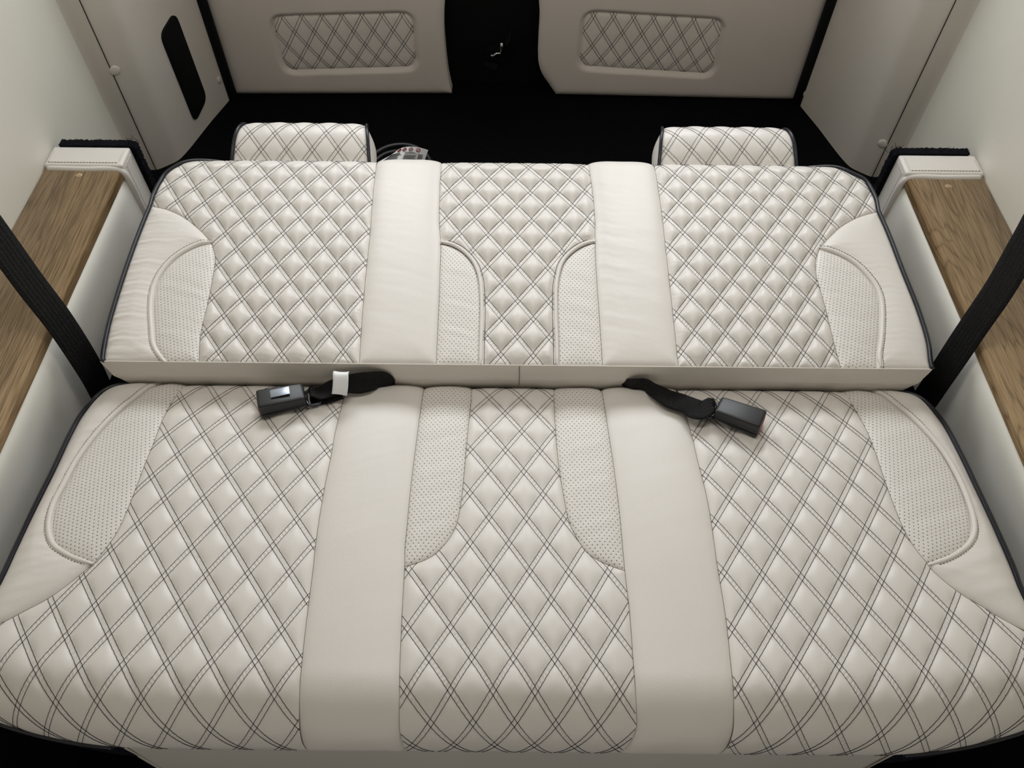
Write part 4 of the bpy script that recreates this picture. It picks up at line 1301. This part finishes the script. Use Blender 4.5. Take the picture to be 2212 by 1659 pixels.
for Lo, Lf, sg in ((s_out_l, s_frl, -1), (s_out_r, s_frr, 1)):
    fe = front_edge(Lf[-1, 0], sg * .50, 80)
    L = cat(Lo, Lf, fe)
    q = L.copy(); q[:, 0] += sg * .0025 * np.clip((np.abs(L[:, 0]) - .6) / .05, 0, 1)
    Nn = SS.nor(q)
    tube('piping', SS.pos(q, side_drop(q) + .0005), Nn, .0038, M_PIPE, seat, 8)
    P = SS.pos(L, -.004)
    V = np.concatenate([P + np.array([0, 0, -.085 * u]) * 1.0 for u in np.linspace(0, 1, 5)]); n = len(P)
    F = np.array([[i * n + j, i * n + j + 1, (i + 1) * n + j + 1, (i + 1) * n + j] for i in range(4) for j in range(n - 1)])
    link('side_boxing', fast_mesh('side_boxing', V, F), M_PIPE, seat)
# core
ss = np.linspace(S_BACK, S_SR - .06, 40)
Y, Z, ny, nz = seat_prof(ss, np.zeros(40))
prof = [(y - a * .008, z - b * .008) for y, z, a, b in zip(Y, Z, ny, nz)] + [(.27, .42), (.72, .38)]
n = len(prof)
V = [(x, y, z) for x in (-.67, .67) for y, z in prof]
F = [[i, (i + 1) % n, n + (i + 1) % n, n + i] for i in range(n)] + [list(range(n)), list(range(n, 2 * n))[::-1]]
pyd('foam_core', V, F, M_BODY, seat, False)
ss = np.linspace(S_SR - .1, S_SR + S_FR * 1.75, 30)
Y, Z, ny, nz = seat_prof(ss, np.zeros(30))
prof = [(y - a * .008, z - b * .008) for y, z, a, b in zip(Y, Z, ny, nz)] + [(.32, .42)]
n = len(prof)
V = [(x, y, z) for x in (-.43, .43) for y, z in prof]
F = [[i, (i + 1) % n, n + (i + 1) % n, n + i] for i in range(n)] + [list(range(n)), list(range(n, 2 * n))[::-1]]
pyd('foam_core', V, F, M_BODY, seat, False)
# base below the cushion: leather skirt with slightly hollow front
nx_, nz_ = 60, 16
V = []
for j in range(nz_ + 1):
    u = j / nz_
    for i in range(nx_ + 1):
        x = (-1 + 2 * i / nx_)
        hw = .545 - .004 * u
        y = .226 - .010 * u + .0025 * math.sin(x * 9) * math.sin(u * 3) + .0015 * math.sin(x * 23 + 4 * u) * (1 - u)
        V.append((x * hw, y, .462 * (1 - u)))
F = [[j * (nx_ + 1) + i, j * (nx_ + 1) + i + 1, (j + 1) * (nx_ + 1) + i + 1, (j + 1) * (nx_ + 1) + i] for j in range(nz_) for i in range(nx_)]
pyd('base_skirt', V, F, M_SKIRT, seat)
box('base_frame', (-.48, .24, .0), (.48, .74, .42), M_BLACKM, seat)
for sg in (-1, 1):
    P = np.array([(sg * (.536 - .004 * u), .2245 - .010 * u, .462 * (1 - u)) for u in np.linspace(0, 1, 20)])
    tubes('seam', [(P, np.array([0, -1, 0]))], .0008, M_SEAM, seat, 4)

# ================================================================== BELTS, BUCKLES, CABLE
def ribbon(name, P, W, width, thick, mat_, parent=None, nseg=6, camber=0.0):
    """flat strap along P with width directions W"""
    P = np.asarray(P, float); W = np.asarray(W, float) * np.ones_like(P)
    T = np.gradient(P, axis=0); T /= np.linalg.norm(T, axis=1)[:, None]
    W = W - (W * T).sum(1)[:, None] * T; W /= np.linalg.norm(W, axis=1)[:, None]
    N = np.cross(W, T)
    arc = np.r_[0, np.cumsum(np.linalg.norm(np.diff(P, axis=0), axis=1))]
    us = np.linspace(-.5, .5, nseg + 1)
    wd = np.asarray(width) * np.ones(len(P))
    rows, uv = [], []
    for sgn in (1, -1):
        for u in (us if sgn > 0 else us[::-1]):
            rows.append(P + W * (u * wd)[:, None] + N * (sgn * thick / 2 + camber * (1 - 4 * u * u)))
            uv.append(np.stack([u * wd, arc], 1))
    k = len(rows); n = len(P)
    V = np.stack(rows, 1).reshape(-1, 3); UV = np.stack(uv, 1).reshape(-1, 2)
    F = np.array([[i * k + j, i * k + (j + 1) % k, (i + 1) * k + (j + 1) % k, (i + 1) * k + j] for i in range(n - 1) for j in range(k)])
    return link(name, fast_mesh(name, V, F, {'xs': UV}), mat_, parent)

def at_y(px, py, y):
    r = rays(np.array(px), np.array(py)); k = y / r[1]; return C_O + r * k
# shoulder belts: from the floor anchor beside the seat up and outwards to the wall
for sg, cl_, lb in ((-1, [(232, 868, .79), (196, 800, .80), (130, 697, .822), (68, 616, .84), (0, 522, .862)], 'black seat belt webbing rising beside the left console'),
                    (1, [(1994, 868, .79), (2040, 800, .80), (2100, 710, .822), (2160, 622, .84), (2212, 532, .862)], 'black seat belt webbing rising beside the right console')):
    P = [at_y(x, y, Y) for x, y, Y in cl_]
    lo = np.array([P[0][0] + sg * -.004, P[0][1] - .0, P[0][2] - .06])
    d = (P[-1] - P[-2]); d /= np.linalg.norm(d)
    far = P[-1] + d * .45
    top = np.array([sg * .905, far[1] + .05, 1.45])
    path = catmull([np.array([sg * .712, .80, .30]), lo] + P + [P[-1] + d * .14, P[-1] * .4 + top * .6, top], .012)
    W = np.array([sg * -.30, .78, .18])
    o = ribbon('seat_belt', path, W, .047, .0013, M_WEB)
    tag(o, lb, 'seat belt', 'shoulder belts')

def seat_pt(px, py, h=0.0):
    q = SS.hit([(px, py)]); return SS.pos(q, h)[0]
SN = np.array([0, math.sin(ST), math.cos(ST)])
def rbox_verts(L, Wd, H, taper=.0, bev=.005):
    bm = bmesh.new(); bmesh.ops.create_cube(bm, size=1)
    for v in bm.verts:
        v.co.x *= L; v.co.y *= Wd; v.co.z *= H
    bmesh.ops.bevel(bm, geom=list(bm.edges), offset=bev, segments=3, profile=.6, affect='EDGES')
    return bm
def frame_mesh(bm, name, O, X, Y, Z, mat_, parent):
    Mx = Matrix(((X[0], Y[0], Z[0], O[0]), (X[1], Y[1], Z[1], O[1]), (X[2], Y[2], Z[2], O[2]), (0, 0, 0, 1)))
    bmesh.ops.transform(bm, matrix=Mx, verts=bm.verts)
    me = bpy.data.meshes.new(name); bm.to_mesh(me); bm.free()
    return link(name, me, mat_, parent)
def edge_pt(px, py, mode, v):
    if mode == 'y': return at_y(px, py, v)
    p = seat_pt(px, py); r = rays(np.array(px), np.array(py))      # back along the sight line to height v
    return p + r * (v / (r @ SN))
def buckle(label, a_px, b_px, strap, sg, extra):
    """a_px: front-bottom corner at the strap end, b_px: front-bottom corner at the free end"""
    a, b = seat_pt(*a_px, .006), seat_pt(*b_px, .006)
    X = b - a; L = np.linalg.norm(X); X /= L
    Z = SN - (SN @ X) * X; Z /= np.linalg.norm(Z); Y = np.cross(Z, X)
    if Y[1] < 0: Y = -Y
    Wd, H = .041, .030
    root = empty('seat_buckle', tuple((a + b) / 2)); tag(root, label, 'buckle', 'lap belt buckles')
    O = (a + b) / 2 + Y * Wd / 2 + Z * H / 2
    Yr = np.cross(Z, X)
    bm = rbox_verts(L, Wd, H)
    for v in bm.verts:       # strap end tapers and thins, top is slightly bowed
        u = v.co.x / L + .5
        v.co.z += .0015 * math.sin(u * PI) if v.co.z > 0 else 0
        if u < .35:
            k = (.35 - u) / .35
            v.co.y *= 1 - .10 * k
            if v.co.z < 0: v.co.z += .008 * k
            else: v.co.z -= .004 * k
        if u > .9 and abs(v.co.z) < H * .3: v.co.x -= .003
    body = frame_mesh(bm, 'buckle_body', O, X, Yr, Z, M_BLACK, root)
    # parting line
    P = [O + X * (u * L) - Y * (Wd / 2 + .0003) * (1 if abs(u) < .45 else .97) + Z * (-.0045 + .003 * max(0, -.15 - u)) for u in np.linspace(-.47, .47, 14)]
    tubes('parting_line', [(np.array(P), -Y)], .0006, M_GRILLE, body, 4)
    bm = rbox_verts(.004, Wd * .66, H * .50, bev=.0015)
    frame_mesh(bm, 'release_button', O + X * (L / 2 - .0012), X, Yr, Z, M_RED, root)
    # plate with a slot
    ring = []
    for t in np.linspace(0, 2 * PI, 25):
        cx_, cy_ = .5 + .5 * math.copysign(abs(math.cos(t)) ** .5, math.cos(t)), math.copysign(abs(math.sin(t)) ** .5, math.sin(t))
        ring.append(a + X * (-.022 + .022 * cx_) + Y * (Wd / 2 + cy_ * .0175) + Z * (.006))
    tube('tongue_plate', np.array(ring), Z, .0028, M_STEEL, root, 8)
    # strap, lofted between its two edges; the first rows fold over the plate
    up, lw = strap
    f0 = [(a + Y * .010 - X * q + Z * h, a + Y * (Wd - .010) - X * q + Z * h) for q, h in ((.016, .002), (.008, .004), (.006, .012), (.009, .020))]
    both = catmull(np.array([np.r_[p[1], p[0]] for p in f0] + [np.r_[edge_pt(*e), edge_pt(*g)] for e, g in zip(up, lw)]), .005)
    U, Lw = both[:, :3], both[:, 3:]
    mid = (U + Lw) / 2
    wv = U - Lw
    ribbon('webbing', mid, wv, np.linalg.norm(wv, axis=1), .0022, M_WEB, root, 8, .0016)
    S2 = catmull([a + Y * (Wd / 2) - X * .006 + Z * .004, a + Y * (Wd / 2) - X * .022 + Z * .001, a + Y * (Wd / 2) - X * .040 + Z * .001, a + Y * (Wd / 2) - X * .058 + Z * .003], .004)
    ribbon('webbing', S2, Y, .030, .002, M_WEB, root, 4)
    S = mid
    Wv = wv
    extra(root, body, O, X, Y, Yr, Z, L, Wd, H, S, Wv)
def ex_left(root, body, O, X, Y, Yr, Z, L, Wd, H, S, Wv):
    bm = rbox_verts(.030, .017, .0012, bev=.0003)
    frame_mesh(bm, 'foil_label', O + Z * (H / 2 + .0010) + X * .000 + Y * .002, X, Yr, Z, M_FOIL, body)
    # white care label folded over the strap
    path = [at_y(738, 802, .757), at_y(736, 806, .748), at_y(736, 820, .738), at_y(735, 838, .729), at_y(733, 853, .7245)]
    T = np.array([1.0, 0.05, -.12])
    ribbon('care_label', catmull(path, .002), T, .0245, .0006, M_WHITE, root, 6, .0014)
def ex_none(*a): pass
buckle('black seat belt buckle with silver sticker lying left on the seat', (668, 891), (567, 913),
       ([(690, 831, 's', .028), (712, 823, 'y', .752), (737, 813, 'y', .756), (770, 806, 'y', .758), (800, 803.5, 'y', .760), (826, 808, 'y', .762), (844, 822, 'y', .766), (852, 834, 'y', .772)],
        [(692, 862, 's', .024), (715, 857, 's', .015), (744, 849, 's', .014), (776, 850, 's', .013), (804, 844, 's', .013), (828, 837, 's', .012), (845, 835, 's', .006), (852, 838, 's', -.004)]), -1, ex_left)
buckle('black seat belt buckle with red release button lying right on the seat', (1534, 918), (1631, 955),
       ([(1515, 866, 's', .026), (1485, 856, 's', .022), (1450, 844, 's', .021), (1420, 830.5, 'y', .754), (1395, 820, 'y', .758), (1370, 820.5, 'y', .762), (1354, 832, 'y', .768)],
        [(1510, 906, 's', .022), (1478, 891, 's', .016), (1441, 879, 's', .015), (1410, 859, 's', .014), (1386, 842, 's', .013), (1364, 838, 's', .008), (1351, 839, 's', -.002)]), 1, ex_none)

# coiled cable with a printed tag on the load floor
co = empty('cable_coil', (-.27, 1.64, TRUNK_Z)); tag(co, 'coiled black cable with a white printed tag behind the left headrest', 'cable')
def fl(px, py, z):
    r = rays(np.array(px), np.array(py)); k = (z - CAMZ) / r[2]; return C_O + r * k
cc = fl(866, 352, TRUNK_Z + .115); cc[2] = TRUNK_Z
P = []
for t in np.linspace(0, 9.4 * 2 * PI, 640):
    rr = .080 - .007 * math.sin(t * .73) - .001 * t / (2 * PI)
    P.append(cc + np.array([rr * math.cos(t) + .006 * math.sin(t * .31), rr * .95 * math.sin(t), .006 + .0110 * t / (2 * PI) + .002 * math.sin(t * 2.3)]))
tube('cable', np.array(P), np.array([0, 0, 1]), .0052, M_CABLE, co, 8)
# tag: a curled sheet standing up towards the camera
tl, tr_, bl, br = fl(853, 330, .385), fl(925, 324, .42), fl(806, 356, .375), fl(914, 358, .39)
c0, c1 = fl(880, 317, .425), fl(866, 352, .40)
nu, nv = 16, 10
V = []
def tagpt(u, v):
    top = (1 - u) ** 2 * tl + 2 * u * (1 - u) * (2 * c0 - .5 * (tl + tr_)) + u * u * tr_
    bot = (1 - u) ** 2 * bl + 2 * u * (1 - u) * (2 * c1 - .5 * (bl + br)) + u * u * br
    return top * (1 - v) + bot * v
for j in range(nv + 1):
    for i in range(nu + 1): V.append(tagpt(i / nu, j / nv))
F = [[j * (nu + 1) + i, j * (nu + 1) + i + 1, (j + 1) * (nu + 1) + i + 1, (j + 1) * (nu + 1) + i] for j in range(nv) for i in range(nu)]
tg = pyd('printed_tag', V, F, M_WHITE, co)
nt = np.array([0, -.62, .78])
marks, ln, thick = [], [], []
for u0 in (.30, .45, .62, .80):
    ring = [tagpt(u0 + .050 * math.cos(t), .16 + .10 * math.sin(t)) + nt * .0012 for t in np.linspace(0, 2 * PI, 17)]
    marks.append((np.array(ring), nt))
    marks.append((np.array([tagpt(u0 - .03, .22) + nt * .0012, tagpt(u0 + .03, .10) + nt * .0012]), nt))
tubes('warning_symbols', marks, .0008, M_PRINTR, tg, 3)['kind'] = 'stuff'
for k in range(13):
    v0 = .34 + .05 * k
    for a_, b_ in ((.10, .34 + .1 * random.random()), (.50, .74 + .06 * random.random()), (.82, .93)):
        if random.random() < .12: continue
        ln.append((np.array([tagpt(u, v0) + nt * .0010 for u in np.linspace(a_, b_, 5)]), nt))
tubes('printed_text', ln, .0005, M_PRINT, tg, 3)['kind'] = 'stuff'
